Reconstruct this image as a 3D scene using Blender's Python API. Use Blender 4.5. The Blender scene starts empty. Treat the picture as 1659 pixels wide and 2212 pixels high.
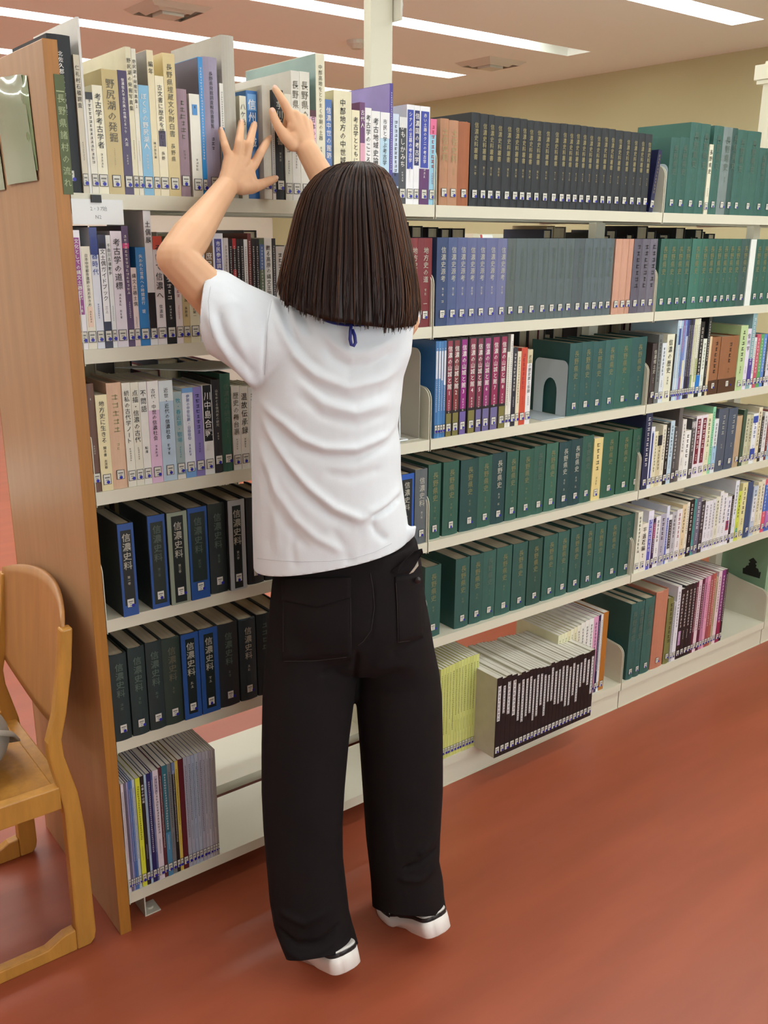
import bpy, bmesh, math, random
import numpy as np
from mathutils import Vector, Matrix
PI = math.pi
sc = bpy.context.scene
C = sc.collection

# ---------------------------------------------------------------- camera
CAM = np.array([-0.654, -1.8166, 1.5852]); YAW, PITCH, ROLL, FPX = 0.6578, -0.2883, 0.008, 2010.47
IW, IH = 1659.0, 2212.0
def cam_axes():
    cy, sy, cp, sp = math.cos(YAW), math.sin(YAW), math.cos(PITCH), math.sin(PITCH)
    f = np.array([sy*cp, cy*cp, sp]); r = np.array([cy, -sy, 0.0]); u = np.cross(r, f)
    cr, sr = math.cos(ROLL), math.sin(ROLL)
    return f, cr*r + sr*u, -sr*r + cr*u
FW, RT, UP = cam_axes()
cd = bpy.data.cameras.new('camera'); cam = bpy.data.objects.new('camera', cd); C.objects.link(cam)
cd.sensor_fit = 'VERTICAL'; cd.sensor_height = 24.0; cd.lens = FPX / IH * 24.0; cd.clip_start = 0.02
mw = Matrix.Identity(4)
for i in range(3):
    mw[i][0] = RT[i]; mw[i][1] = UP[i]; mw[i][2] = -FW[i]; mw[i][3] = CAM[i]
cam.matrix_world = mw
sc.camera = cam
sc.view_settings.view_transform = 'Standard'; sc.view_settings.look = 'None'
sc.view_settings.gamma = 1.0; sc.view_settings.use_curve_mapping = False
sc.view_settings.exposure = 0.07
w = bpy.data.worlds.new('world'); sc.world = w; w.use_nodes = True
w.node_tree.nodes['Background'].inputs[0].default_value = (0.90, 0.97, 1.0, 1)
w.node_tree.nodes['Background'].inputs[1].default_value = 5.0
CEIL = 2.7
STRIP_POWER = 10.5            # radiance of the recessed ceiling tubes

# ---------------------------------------------------------------- maths helpers
def ray(px, py): return FW + RT*((px - IW/2)/FPX) + UP*((IH/2 - py)/FPX)
def at(px, py, d): return CAM + ray(px, py)*d                  # point at depth d in front of the lens
def onz(px, py, z): r = ray(px, py); return CAM + r*((z - CAM[2])/r[2])
def ony(px, py, y): r = ray(px, py); return CAM + r*((y - CAM[1])/r[1])
def xline(px, y, z):                                           # X of the point of line (y, z) seen in column px
    a = (px - IW/2)/FPX; base = np.array([0, y, z]) - CAM
    n = RT - a*FW; return -(base @ n)/n[0]
def zcol(py, x, y):                                            # Z on the vertical (x, y) seen in row py
    b = (IH/2 - py)/FPX; base = np.array([x, y, 0]) - CAM
    n = UP - b*FW; return -(base @ n)/n[2]

# ---------------------------------------------------------------- materials
def lin(h):
    if isinstance(h, str): h = [int(h[i:i+2], 16)/255 for i in (0, 2, 4)]
    return tuple(c/12.92 if c <= .04045 else ((c + .055)/1.055)**2.4 for c in h)
MATS = {}
def mat(name, hexc, rough=.5, metal=0, noise=0, nscale=30, stretch=(1, 1, 1), bump=0, bscale=200, coat=0, spec=.5, sub=0, emit=None, estr=0):
    key = name
    if key in MATS: return MATS[key]
    m = bpy.data.materials.new(name); m.use_nodes = True; nt = m.node_tree; b = nt.nodes['Principled BSDF']
    c = lin(hexc); b.inputs['Base Color'].default_value = (*c, 1)
    b.inputs['Roughness'].default_value = rough; b.inputs['Metallic'].default_value = metal
    b.inputs['Coat Weight'].default_value = coat; b.inputs['Specular IOR Level'].default_value = spec
    if sub:
        b.inputs['Subsurface Weight'].default_value = sub; b.inputs['Subsurface Radius'].default_value = (.012, .005, .003); b.inputs['Subsurface Scale'].default_value = 1.0
    if emit: b.inputs['Emission Color'].default_value = (*lin(emit), 1); b.inputs['Emission Strength'].default_value = estr
    if noise or bump:
        tc = nt.nodes.new('ShaderNodeTexCoord'); mp = nt.nodes.new('ShaderNodeMapping'); nt.links.new(tc.outputs['Object'], mp.inputs[0])
        mp.inputs['Scale'].default_value = stretch
    if noise:
        n = nt.nodes.new('ShaderNodeTexNoise'); n.inputs['Scale'].default_value = nscale; n.inputs['Detail'].default_value = 5
        nt.links.new(mp.outputs[0], n.inputs['Vector'])
        mr = nt.nodes.new('ShaderNodeMapRange'); mr.inputs[1].default_value = .3; mr.inputs[2].default_value = .7
        mr.inputs[3].default_value = 1 - noise; mr.inputs[4].default_value = 1 + noise
        nt.links.new(n.outputs[0], mr.inputs[0])
        mx = nt.nodes.new('ShaderNodeVectorMath'); mx.operation = 'SCALE'; mx.inputs[0].default_value = c
        nt.links.new(mr.outputs[0], mx.inputs['Scale']); nt.links.new(mx.outputs[0], b.inputs['Base Color'])
    if bump:
        n2 = nt.nodes.new('ShaderNodeTexNoise'); n2.inputs['Scale'].default_value = bscale; n2.inputs['Detail'].default_value = 3
        nt.links.new(mp.outputs[0], n2.inputs['Vector'])
        bp = nt.nodes.new('ShaderNodeBump'); bp.inputs['Strength'].default_value = bump; bp.inputs['Distance'].default_value = .002
        nt.links.new(n2.outputs[0], bp.inputs['Height']); nt.links.new(bp.outputs[0], b.inputs['Normal'])
    MATS[key] = m; return m

# ---------------------------------------------------------------- mesh helpers
class MB:
    """collects vertices and faces of one mesh"""
    def __init__(s): s.v = []; s.f = []; s.m = []; s.cur = 0; s.uv = None
    def face(s, idx): s.f.append(tuple(idx)); s.m.append(s.cur)
    def add(s, verts, faces):
        o = len(s.v); s.v += [tuple(map(float, p)) for p in verts]
        for f in faces: s.face([i + o for i in f])
    def box(s, x0, x1, y0, y1, z0, z1):
        s.add([(x0,y0,z0),(x1,y0,z0),(x1,y1,z0),(x0,y1,z0),(x0,y0,z1),(x1,y0,z1),(x1,y1,z1),(x0,y1,z1)],
              [(0,3,2,1),(4,5,6,7),(0,1,5,4),(1,2,6,5),(2,3,7,6),(3,0,4,7)])
    def prism(s, poly, axis, a, b):
        """poly: 2D outline in the other two axes, extruded along axis from a to b"""
        def P(p, t): return {'x': (t, p[0], p[1]), 'y': (p[0], t, p[1]), 'z': (p[0], p[1], t)}[axis]
        n = len(poly); vs = [P(p, a) for p in poly] + [P(p, b) for p in poly]
        s.add(vs, [tuple(range(n))[::-1], tuple(range(n, 2*n))] + [(i, (i+1) % n, n+(i+1) % n, n+i) for i in range(n)])
    def tube(s, pts, r, n=8, cap=True, rz=None):
        pts = [np.array(p, float) for p in pts]; rs = r if hasattr(r, '__len__') else [r]*len(pts)
        o = len(s.v); prev = None
        for i, p in enumerate(pts):
            t = pts[min(i+1, len(pts)-1)] - pts[max(i-1, 0)]; t = t/(np.linalg.norm(t) + 1e-12)
            if prev is None:
                a = np.array([0, 0, 1.]) if abs(t[2]) < .9 else np.array([1., 0, 0]); u = np.cross(t, a)
            else: u = prev - t*(prev @ t)
            u /= np.linalg.norm(u); prev = u; v = np.cross(t, u)
            for k in range(n):
                c, q = math.cos(2*PI*k/n), math.sin(2*PI*k/n)
                s.v.append(tuple(p + rs[i]*(u*c + v*q*(rz or 1))))
        for i in range(len(pts)-1):
            for k in range(n): s.face((o+i*n+k, o+i*n+(k+1) % n, o+(i+1)*n+(k+1) % n, o+(i+1)*n+k))
        if cap: s.face([o+k for k in range(n)][::-1]); s.face([o+(len(pts)-1)*n+k for k in range(n)])
    def loft(s, rings, cap=True):
        o = len(s.v); n = len(rings[0])
        for r in rings: s.v += [tuple(map(float, p)) for p in r]
        for i in range(len(rings)-1):
            for k in range(n): s.face((o+i*n+k, o+i*n+(k+1) % n, o+(i+1)*n+(k+1) % n, o+(i+1)*n+k))
        if cap: s.face([o+k for k in range(n)][::-1]); s.face([o+(len(rings)-1)*n+k for k in range(n)])
    def ball(s, c, r, n=16, m=10, axes=None):
        A = np.eye(3) if axes is None else np.array(axes); rr = np.array(r if hasattr(r, '__len__') else [r]*3); rings = []
        for i in range(1, m):
            ph = PI*i/m
            rings.append([np.array(c) + A.T @ (rr*np.array([math.sin(ph)*math.cos(2*PI*k/n), math.sin(ph)*math.sin(2*PI*k/n), -math.cos(ph)])) for k in range(n)])
        s.loft(rings)
    def mesh(s, name, mats, smooth=False):
        me = bpy.data.meshes.new(name); me.from_pydata(s.v, [], s.f)
        for m in (mats if isinstance(mats, (list, tuple)) else [mats]): me.materials.append(m)
        if any(s.m): me.polygons.foreach_set('material_index', s.m)
        if smooth: me.polygons.foreach_set('use_smooth', [True]*len(me.polygons))
        me.update(); return me
def link(name, me, parent=None, loc=None):
    o = bpy.data.objects.new(name, me); C.objects.link(o)
    if parent: o.parent = parent
    if loc is not None: o.location = loc
    return o
def build(mb, name, mats, parent=None, smooth=False, loc=None, bevel=0, seg=2):
    me = mb.mesh(name, mats, smooth)
    if bevel:
        bm = bmesh.new(); bm.from_mesh(me)
        bm.normal_update()
        bmesh.ops.bevel(bm, geom=[e for e in bm.edges if e.calc_face_angle(0) > .5], offset=bevel, segments=seg, affect='EDGES', profile=.5)
        bm.to_mesh(me); bm.free()
    return link(name, me, parent, loc)
def tag(o, label=None, cat=None, group=None, kind=None):
    for k, v in (('label', label), ('category', cat), ('group', group), ('kind', kind)):
        if v: o[k] = v
    return o
def thing(name, label, cat, loc=(0, 0, 0), group=None):
    o = bpy.data.objects.new(name, None); C.objects.link(o); o.location = loc; o.empty_display_size = .05
    return tag(o, label, cat, group)
def recalc(me):
    bm = bmesh.new(); bm.from_mesh(me); bmesh.ops.recalc_face_normals(bm, faces=bm.faces); bm.to_mesh(me); bm.free()
# ================================================================ room
M_floor = mat('floor_red', 'a05238', rough=.34, noise=.10, nscale=3.5, stretch=(.5, 3, 1), spec=.45, bump=.03, bscale=25)
M_ceil = mat('ceiling_white', 'f3f5ee', rough=.9)
M_wall = mat('wall_cream', 'c4bf96', rough=.9, noise=.02, nscale=2)
M_wall2 = mat('wall_offwhite', 'f0ece2', rough=.9)
M_metal = mat('cream_metal', 'd3cfba', rough=.42, noise=.015, nscale=4, spec=.4)
M_metal2 = mat('cream_metal_side', 'cfcaba', rough=.45)
M_dark = mat('dark_gap', '2a2723', rough=.8)
M_steelgrey = mat('grey_steel', 'b9bcbc', rough=.35, metal=.6)
M_wood_e = mat('wood_edge', 'a8702a', rough=.45, noise=.10, nscale=9, stretch=(18, 18, .8))
M_wood_f = mat('wood_face', 'b38d66', rough=.4, noise=.08, nscale=6, stretch=(6, 6, .5))
M_wood_c = mat('chair_wood', 'c08a3c', rough=.38, noise=.12, nscale=7, stretch=(8, 8, 1.2))
M_wood_p = mat('chair_ply', 'b98550', rough=.36, noise=.10, nscale=5, stretch=(8, 8, .6))
M_emit = mat('tube_light', 'ffffff', emit='f4fbfb', estr=STRIP_POWER)

def struct(mb, name, m, **k):
    return tag(build(mb, name, m, **k), kind='structure')
X0, X1, Y0, Y1 = -3.6, 4.95, -3.4, 7.5
b = MB(); b.box(X0-.1, X1+.1, Y0-.1, Y1+.1, -.1, 0); struct(b, 'floor', M_floor)
# ceiling with slots for the recessed strips
STRIPS = [(y, X0+.5, 4.27) for y in (3.72, 2.57, 1.39, .24)] + [(-.91, .1, 4.27), (-2.06, .5, 4.27)] + [(4.87, X0+.5, 4.27), (6.0, X0+.5, 4.27)]
SW = .1
b = MB(); ys = sorted(s[0] for s in STRIPS); prev = Y0-.1
for y in ys: b.box(X0-.1, X1+.1, prev, y-SW, CEIL, CEIL+.1); xa = [q[1] for q in STRIPS if q[0] == y][0]; b.box(X0-.1, xa, y-SW, y+SW, CEIL, CEIL+.1); b.box(4.27, X1+.1, y-SW, y+SW, CEIL, CEIL+.1); prev = y+SW
b.box(X0-.1, X1+.1, prev, Y1+.1, CEIL, CEIL+.1); struct(b, 'ceiling', M_ceil)
for n, (a0, a1, c0, c1) in dict(wall_left=(X0-.1, X0, Y0, Y1), wall_right=(X1, X1+.1, Y0, Y1), wall_back=(X0-.1, X1+.1, Y1, Y1+.1)).items():
    b = MB(); b.box(a0, a1, c0, c1, 0, CEIL); struct(b, n, M_wall if n == 'wall_right' else M_wall2)
# wall behind the camera, with windows added as a source of fill light
WX = [(-1.0, .8), (1.1, 2.9), (3.1, 4.7)]; b = MB(); b.box(X0-.1, X1+.1, Y0-.1, Y0, 0, .85); b.box(X0-.1, X1+.1, Y0-.1, Y0, 2.45, CEIL)
for xa, xb in zip([X0-.1]+[q[1] for q in WX], [q[0] for q in WX]+[X1+.1]): b.box(xa, xb, Y0-.1, Y0, .85, 2.45)
struct(b, 'wall_front', M_wall2)
M_gl = bpy.data.materials.new('fill_window_glass'); M_gl.use_nodes = True; nt = M_gl.node_tree; nt.nodes.clear()
_o = nt.nodes.new('ShaderNodeOutputMaterial'); _m = nt.nodes.new('ShaderNodeMixShader'); _t = nt.nodes.new('ShaderNodeBsdfTransparent'); _g = nt.nodes.new('ShaderNodeBsdfGlossy'); _f = nt.nodes.new('ShaderNodeFresnel')
_g.inputs['Roughness'].default_value = .02; nt.links.new(_f.outputs[0], _m.inputs[0]); nt.links.new(_t.outputs[0], _m.inputs[1]); nt.links.new(_g.outputs[0], _m.inputs[2]); nt.links.new(_m.outputs[0], _o.inputs[0])
for i, (xa, xb) in enumerate(WX):
    b = MB(); m_ = (xa+xb)/2
    for q in ((xa, xa+.05), (m_-.025, m_+.025), (xb-.05, xb)): b.box(q[0], q[1], Y0-.07, Y0-.03, .85, 2.45)
    b.box(xa, xb, Y0-.07, Y0-.03, .85, .9); b.box(xa, xb, Y0-.07, Y0-.03, 2.4, 2.45)
    o = struct(b, 'fill_window_%d' % (i+1), M_metal2)
    b = MB(); b.box(xa+.04, xb-.04, Y0-.052, Y0-.048, .89, 2.41); build(b, 'pane', M_gl, o)
NAMES = {3.72: 'long recessed ceiling tube light, second strip behind the bookshelves', 2.57: 'recessed ceiling tube light with a bare end, behind the white post',
         1.39: 'recessed ceiling tube light, the strip crossing the upper corner beside the end wall', .24: 'recessed ceiling tube light straight above the bookshelves',
         -.91: 'recessed ceiling tube light above the reader in the aisle', -2.06: 'recessed ceiling tube light behind the camera aisle', 4.87: 'recessed ceiling tube light, third strip beyond the bookshelves', 6.0: 'recessed ceiling tube light at the far end of the hall'}
for y, xa, xb in STRIPS:
    t = thing('ceiling_light', NAMES[y], 'light', (xb, y, CEIL), 'ceiling strips')
    b = MB(); b.box(xa-xb, 0, -SW, -SW+.004, 0, .1); b.box(xa-xb, 0, SW-.004, SW, 0, .1); b.box(xa-xb, 0, -SW, SW, .1, .105); b.box(-.004, 0, -SW, SW, 0, .1)
    build(b, 'housing', M_ceil, t)
    b = MB(); e = -.42 if y > 2.5 and y < 3 else -.06
    b.box(xa-xb+.02, e, -SW+.005, SW-.005, .035, .06); build(b, 'diffuser', M_emit, t)
# ceiling air diffusers, smoke detector
for (x, y, lab) in ((1.71, 3.1, 'square ceiling air diffuser above the tall grey volume'), (4.05, 3.15, 'square ceiling air diffuser between the two light strips near the wall')):
    t = thing('air_diffuser', lab, 'vent', (x, y, CEIL), 'ceiling air diffusers')
    b = MB(); s = .17
    for k in range(3):
        q = s - k*.05; z = -.012 - k*.006
        b.loft([[(sx*q, sy*q, z+.012) for sx, sy in ((-1,-1),(1,-1),(1,1),(-1,1))], [(sx*(q-.035), sy*(q-.035), z-.012) for sx, sy in ((-1,-1),(1,-1),(1,1),(-1,1))]], cap=False)
    build(b, 'louvre_ring', M_metal2, t)
    b = MB(); b.box(-.06, .06, -.06, .06, -.04, -.02); build(b, 'core', M_metal2, t)
p = onz(770, 88, CEIL); t = thing('smoke_detector', 'small round smoke detector on the ceiling beside the white post', 'detector', p)
b = MB(); b.tube([(0,0,0),(0,0,-.02),(0,0,-.045)], [.06,.058,.03], 20); build(b, 'housing', M_metal2, t, smooth=False)

# ================================================================ steel shelving, three bays + the next
SZ = [1.6586, 1.3663, 1.0756, .7923, .5001, .0998]
BX = [0.0, .9, 1.8, 2.7, 3.6]
LIP = .028; DEP = .225; BACK = .50
BAYN = ['against the wooden end panel', 'in the middle', 'second from the end panel side', 'next to the end wall']
def board_mesh(wd):
    b = MB()
    b.box(0, wd, 0, .0015, -LIP, 0); b.box(0, wd, .0015, DEP, -.003, 0)        # lip and deck
    b.box(0, wd, .0015, .012, -LIP, -LIP+.002); b.box(0, wd, DEP-.0015, DEP, -LIP, -.003)
    b.box(0, wd, .09, .11, -.018, -.003)                                         # stiffening rib
    return b.mesh('shelf_board', M_metal)
BM = board_mesh(.896)
def fin_poly(h=.135, d=DEP):
    pts = [(.001, -LIP-.004)]
    for k in range(7):
        a = PI - k*PI/12; pts.append((.034 + .032*math.cos(a), h-.032+.032*math.sin(a)))
    pts += [(d*.6, h+.012), (d, h+.03), (d, -LIP)]
    return pts
bf = MB(); bf.prism(fin_poly(), 'x', -.0009, .0009); FIN = bf.mesh('shelf_bracket', M_metal); recalc(FIN)
UNITN = ['cream steel shelving bay beside the wooden end panel, partly hidden by the reader', 'cream steel shelving bay filled with green and black sets, behind the reader',
         'cream steel shelving bay with mixed paperbacks and a half empty bottom shelf', 'cream steel shelving bay cut off beyond the empty bottom shelf']
for k in range(4):
    t = thing('shelving_unit', UNITN[k], 'bookshelf', (BX[k], 0, 0), 'steel shelving bays')
    for i, z in enumerate(SZ):
        o = link('shelf_board', BM, t, (.002, 0, z))
        o = link('shelf_board', BM, t, (.898, BACK, z)); o.rotation_euler = (0, 0, PI)
        for x in (.0035, .8965):
            f = link('shelf_bracket', FIN, t, (x, 0, z)); f.rotation_euler = (0, 0, 0)
            f = link('shelf_bracket', FIN, t, (x, BACK, z)); f.rotation_euler = (0, 0, PI)
    # kick plate, not on the first bay
    if k:
        b = MB(); b.box(.002, .898, .008, .010, 0, SZ[5]-LIP-.001); b.box(.002, .898, .006, .012, .0, .004); build(b, 'kick_plate', M_metal, t)
        b = MB(); b.box(.002, .898, BACK-.010, BACK-.008, 0, SZ[5]-LIP-.001); build(b, 'kick_plate', M_metal, t)
    else:
        for y, s in ((.02, 1), (.48, -1)):
            b = MB(); b.box(.045, .048, min(y, y+s*.06), max(y, y+s*.06), 0, SZ[5]-LIP); b.box(.048, .085, min(y, y+s*.045), max(y, y+s*.045), 0, .003)
            b.tube([(.066, y+s*.022, .003), (.066, y+s*.022, .009)], .009, 8)
            build(b, 'foot_bracket', M_metal2, t)
    ht = {0: 1.80, 1: 2.85, 2: 1.80, 3: 2.2}[k]
    if k == 1: ht = 2.69
    xs = (.03 if k == 0 else 0.0)
    t = thing('shelf_post', ['steel post at the panel end of the shelving, behind the books', 'tall cream steel post rising to the ceiling between two shelving bays', 'steel post between the green and mixed bays, behind the books', 'cream steel post with a tie beam on top, beside the end wall'][k], 'post', (BX[k], 0, 0), 'posts of the shelving')
    b = MB(); b.box(xs-.022, xs+.022, .235, .265, 0, ht); build(b, 'upright', M_metal, t)
    if k in (1, 3):   # taller posts carry the earthquake tie beams
        b = MB(); b.box(-.022-.012, .022+.012, .22, .235, 1.80, ht); build(b, 'post_cover', M_metal, t)
        zt = 2.12 if k == 3 else 2.30
        if k == 3:
            b = MB(); b.box(-.03, .03, -3.0, .30, 2.14, 2.19); b.box(-.026, .026, -3.0, .29, 2.125, 2.14); build(b, 'tie_beam', M_metal, t)
            b = MB(); b.box(.0, .004, .2, .27, 2.06, 2.14); build(b, 'gusset', M_metal2, t)
        else:
            b = MB(); b.box(.036, .042, .19, .26, 2.10, 2.22); build(b, 'gusset', M_metal2, t)
            for dy in (.208, .242):
                b = MB(); b.tube([(.042, dy, 2.135), (.052, dy, 2.135)], .009, 8); build(b, 'bolt', M_steelgrey, t)
            b = MB(); b.box(-.03, .03, -3.0, .30, 2.22, 2.27); build(b, 'tie_beam', M_metal, t)
# thin diagonal brace rods behind the books
# ================================================================ wooden end panel
t = thing('end_panel', 'tall wooden end panel closing the bookshelf row beside the chair', 'panel', (-.0135, .26, 0))
b = MB(); b.box(-.0135, .0125, -.262, .262, 0, 1.917); o = build(b, 'board', M_wood_f, t, bevel=.0015, seg=1)
b = MB(); b.box(-.0137, .0127, -.2635, -.2615, 0, 1.917); b.box(-.0137, .0127, .2615, .2635, 0, 1.917); build(b, 'edge_band', M_wood_e, t)

# paper shelf sign with magnet clip
M_paper = mat('paper_white', 'e2e6e4', rough=.6); M_black = mat('black_plastic', '1b1a1a', rough=.5)
# ================================================================ lettering
GL = {}
def glyph(ch):
    if ch in GL: return GL[ch]
    cu = bpy.data.curves.new('g', 'FONT'); cu.body = ch; cu.size = 1; cu.resolution_u = 1; cu.offset = .004
    ob = bpy.data.objects.new('g', cu); C.objects.link(ob)
    dg = bpy.context.evaluated_depsgraph_get(); me = bpy.data.meshes.new_from_object(ob.evaluated_get(dg))
    v = np.array([x.co[:2] for x in me.vertices]) if len(me.vertices) else np.zeros((0, 2)); f = [tuple(p.vertices) for p in me.polygons]
    bpy.data.objects.remove(ob); bpy.data.curves.remove(cu); bpy.data.meshes.remove(me)
    if len(v):
        v = v - np.array([(v[:, 0].min()+v[:, 0].max())/2, 0])
        if ch in 'ー~「」()・-': v = v - np.array([0, (v[:, 1].min()+v[:, 1].max())/2]); v = np.stack([v[:, 1], -v[:, 0]], 1) if ch != '・' else v
        else: v = v - np.array([0, EMC])
    GL[ch] = (v, f); return GL[ch]
EMC = 0; _v, _f = glyph('田'); EMC = (_v[:, 1].min()+_v[:, 1].max())/2; EMH = _v[:, 1].max()-_v[:, 1].min(); GL.clear()
def text_col(b, s, x, ztop, zbot, wmax, y, sx=1.0, rot=False):
    """vertical column of characters filling ztop..zbot, facing -y"""
    n = len(s)
    if not n: return
    step = (ztop - zbot)/n; size = min(step*.80, wmax*1.1)/EMH
    for i, ch in enumerate(s):
        v, f = glyph(ch)
        if not len(v): continue
        cz = ztop - (i + .5)*step; k = min(1, wmax/(size*EMH))
        b.add([(x + p[0]*size*k*sx, y, cz + p[1]*size) for p in v], f)
def text_row(b, s, x, z, size, y):
    adv = size*.62/EMH; x0 = x - adv*(len(s)-1)/2
    for i, ch in enumerate(s):
        v, f = glyph(ch); b.add([(x0 + i*adv + p[0]*size/EMH*.9, y, z + p[1]*size/EMH*.9) for p in v], f)
def marks(b, seed, x, ztop, zbot, wd, y):
    """print too small to read"""
    r = random.Random(seed); z = ztop; s = wd*.95
    while z - s > zbot:
        for q in range(2):
            a = s*r.uniform(.25, .5); zz = z - s*(.2 + .45*q); h = s*.13
            b.add([(x-a, y, zz), (x+a*r.uniform(.6, 1), y, zz), (x+a*.9, y, zz-h), (x-a, y, zz-h)], [(0, 3, 2, 1)])
        c = r.uniform(-.3, .3)*s
        b.add([(x+c-s*.07, y, z-.1*s), (x+c+s*.07, y, z-.1*s), (x+c+s*.07, y, z-.8*s), (x+c-s*.07, y, z-.8*s)], [(0, 3, 2, 1)])
        z -= s*1.12

# ================================================================ books
TC = {'w': 'e8e4dc', 'k': '1c1a1a', 'g': '7d7a52', 's': 'b4b2a2', 'b': '1f3f8c', 'r': 'a02838', 'd': '56665a', 't': '2e8a9c', 'y': '9c8f62', 'p': '8a3a6a', 'n': '232a52', 'f': '5f5a48'}
def cmat(h, kind):
    r = {'h': .62, 'p': .32, 'j': .34}.get(kind, .5)
    return mat('cover_'+kind+'_'+h, h, rough=r, noise=.05, nscale=25, bump=(.15 if kind == 'h' else 0), bscale=700)
M_pg = {'h': mat('pages_aged', 'b5a98f', rough=.9, noise=.10, nscale=12, stretch=(14, 1, .3)), 'p': mat('pages_cream', 'd8cfb8', rough=.9, noise=.06, nscale=14, stretch=(14, 1, .3)), 'j': mat('pages_white', 'dcd8cc', rough=.85, noise=.08, nscale=16, stretch=(16, 1, .3))}
M_lab = mat('call_label_paper', 'cfcdc0', rough=.45); M_labk = mat('call_label_frame', '2b2b2e', rough=.5); M_dot = mat('blue_dot', '1d1f9a', rough=.4); M_tiny = mat('label_print', '77776f', rough=.6)
M_film = mat('clear_film', 'c9ccd0', rough=.12)
def label_mesh(kind):
    b = MB(); W2, H2 = .5, .5
    b.cur = 1; b.box(-W2, W2, -.0002, 0, -H2, H2)
    b.cur = 0; b.box(-W2+.07, W2-.07, -.0004, -.0001, -H2+.05, H2-.05)
    b.cur = 2
    for i, (a, c) in enumerate(((.26, .1), (.0, -.1), (-.22, -.34))[:3]):
        q = (.3, .18, .12)[i]; b.box(-q, q, -.0006, -.0003, c, a-.03)
    return b.mesh('call_label', [M_lab, M_labk, M_tiny])
LAB = label_mesh('p')
b = MB(); b.prism([(.5*math.cos(2*PI*k/14), .5*math.sin(2*PI*k/14)) for k in range(14)], 'y', -.0003, 0); DOT = b.mesh('dot_sticker', M_dot); recalc(DOT)

PAL = {'black': '1e2226', 'dark green': '27403a', 'green': '3f7a55', 'pale green': '9dbb92', 'navy': '252c55', 'blue': '2f66b0', 'pale blue': '9fbdd2', 'slate grey': '5d6468', 'light grey': 'bdbab2', 'cream': 'e2d9b8', 'white': 'e6e6e4',
       'tan': 'b48a66', 'brown': '6b4a30', 'maroon': '6a2430', 'purple': '55305e', 'violet blue': '6a70a0', 'pink': 'd89ab4', 'yellow': 'd2cf6a', 'red': 'c0452c', 'mauve': '9d8a98', 'khaki': 'b8a468', 'olive': '6f6a3c', 'teal': '3f8f8a', 'peach': 'd6b294', 'orange': 'b8762e', 'lime': 'cfd24c'}
def cname(h):
    c = [int(h[i:i+2], 16) for i in (0, 2, 4)]
    return min(PAL, key=lambda n: sum((a-int(PAL[n][2*i:2*i+2], 16))**2*(3, 4, 2)[i] for i, a in enumerate(c)))
TCN = {'w': 'white', 'k': 'black', 'g': 'gilt', 's': 'silver', 'b': 'blue', 'r': 'red', 'd': 'faded', 't': 'teal', 'y': 'yellow', 'p': 'plum', 'n': 'navy', 'f': 'faded'}
ORD = 'first second third fourth fifth sixth seventh eighth ninth tenth eleventh twelfth thirteenth fourteenth fifteenth sixteenth seventeenth eighteenth nineteenth twentieth'.split()
def ordn(n):
    if n <= 20: return ORD[n-1]
    t, u = divmod(n, 10); T = {2: 'twenty', 3: 'thirty', 4: 'forty', 5: 'fifty'}[t]
    return T+'-'+ORD[u-1] if u else {2: 'twentieth', 3: 'thirtieth', 4: 'fortieth', 5: 'fiftieth'}[t]
NM = {'h': ('hardback_book', 'hardback', 'book'), 'p': ('paperback_book', 'paperback', 'paperback'), 'j': ('journal', 'slim booklet', 'booklet')}
SHN = ['top shelf', 'second shelf', 'third shelf', 'fourth shelf', 'fifth shelf', 'bottom shelf']
rnd = random.Random(7)
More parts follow.
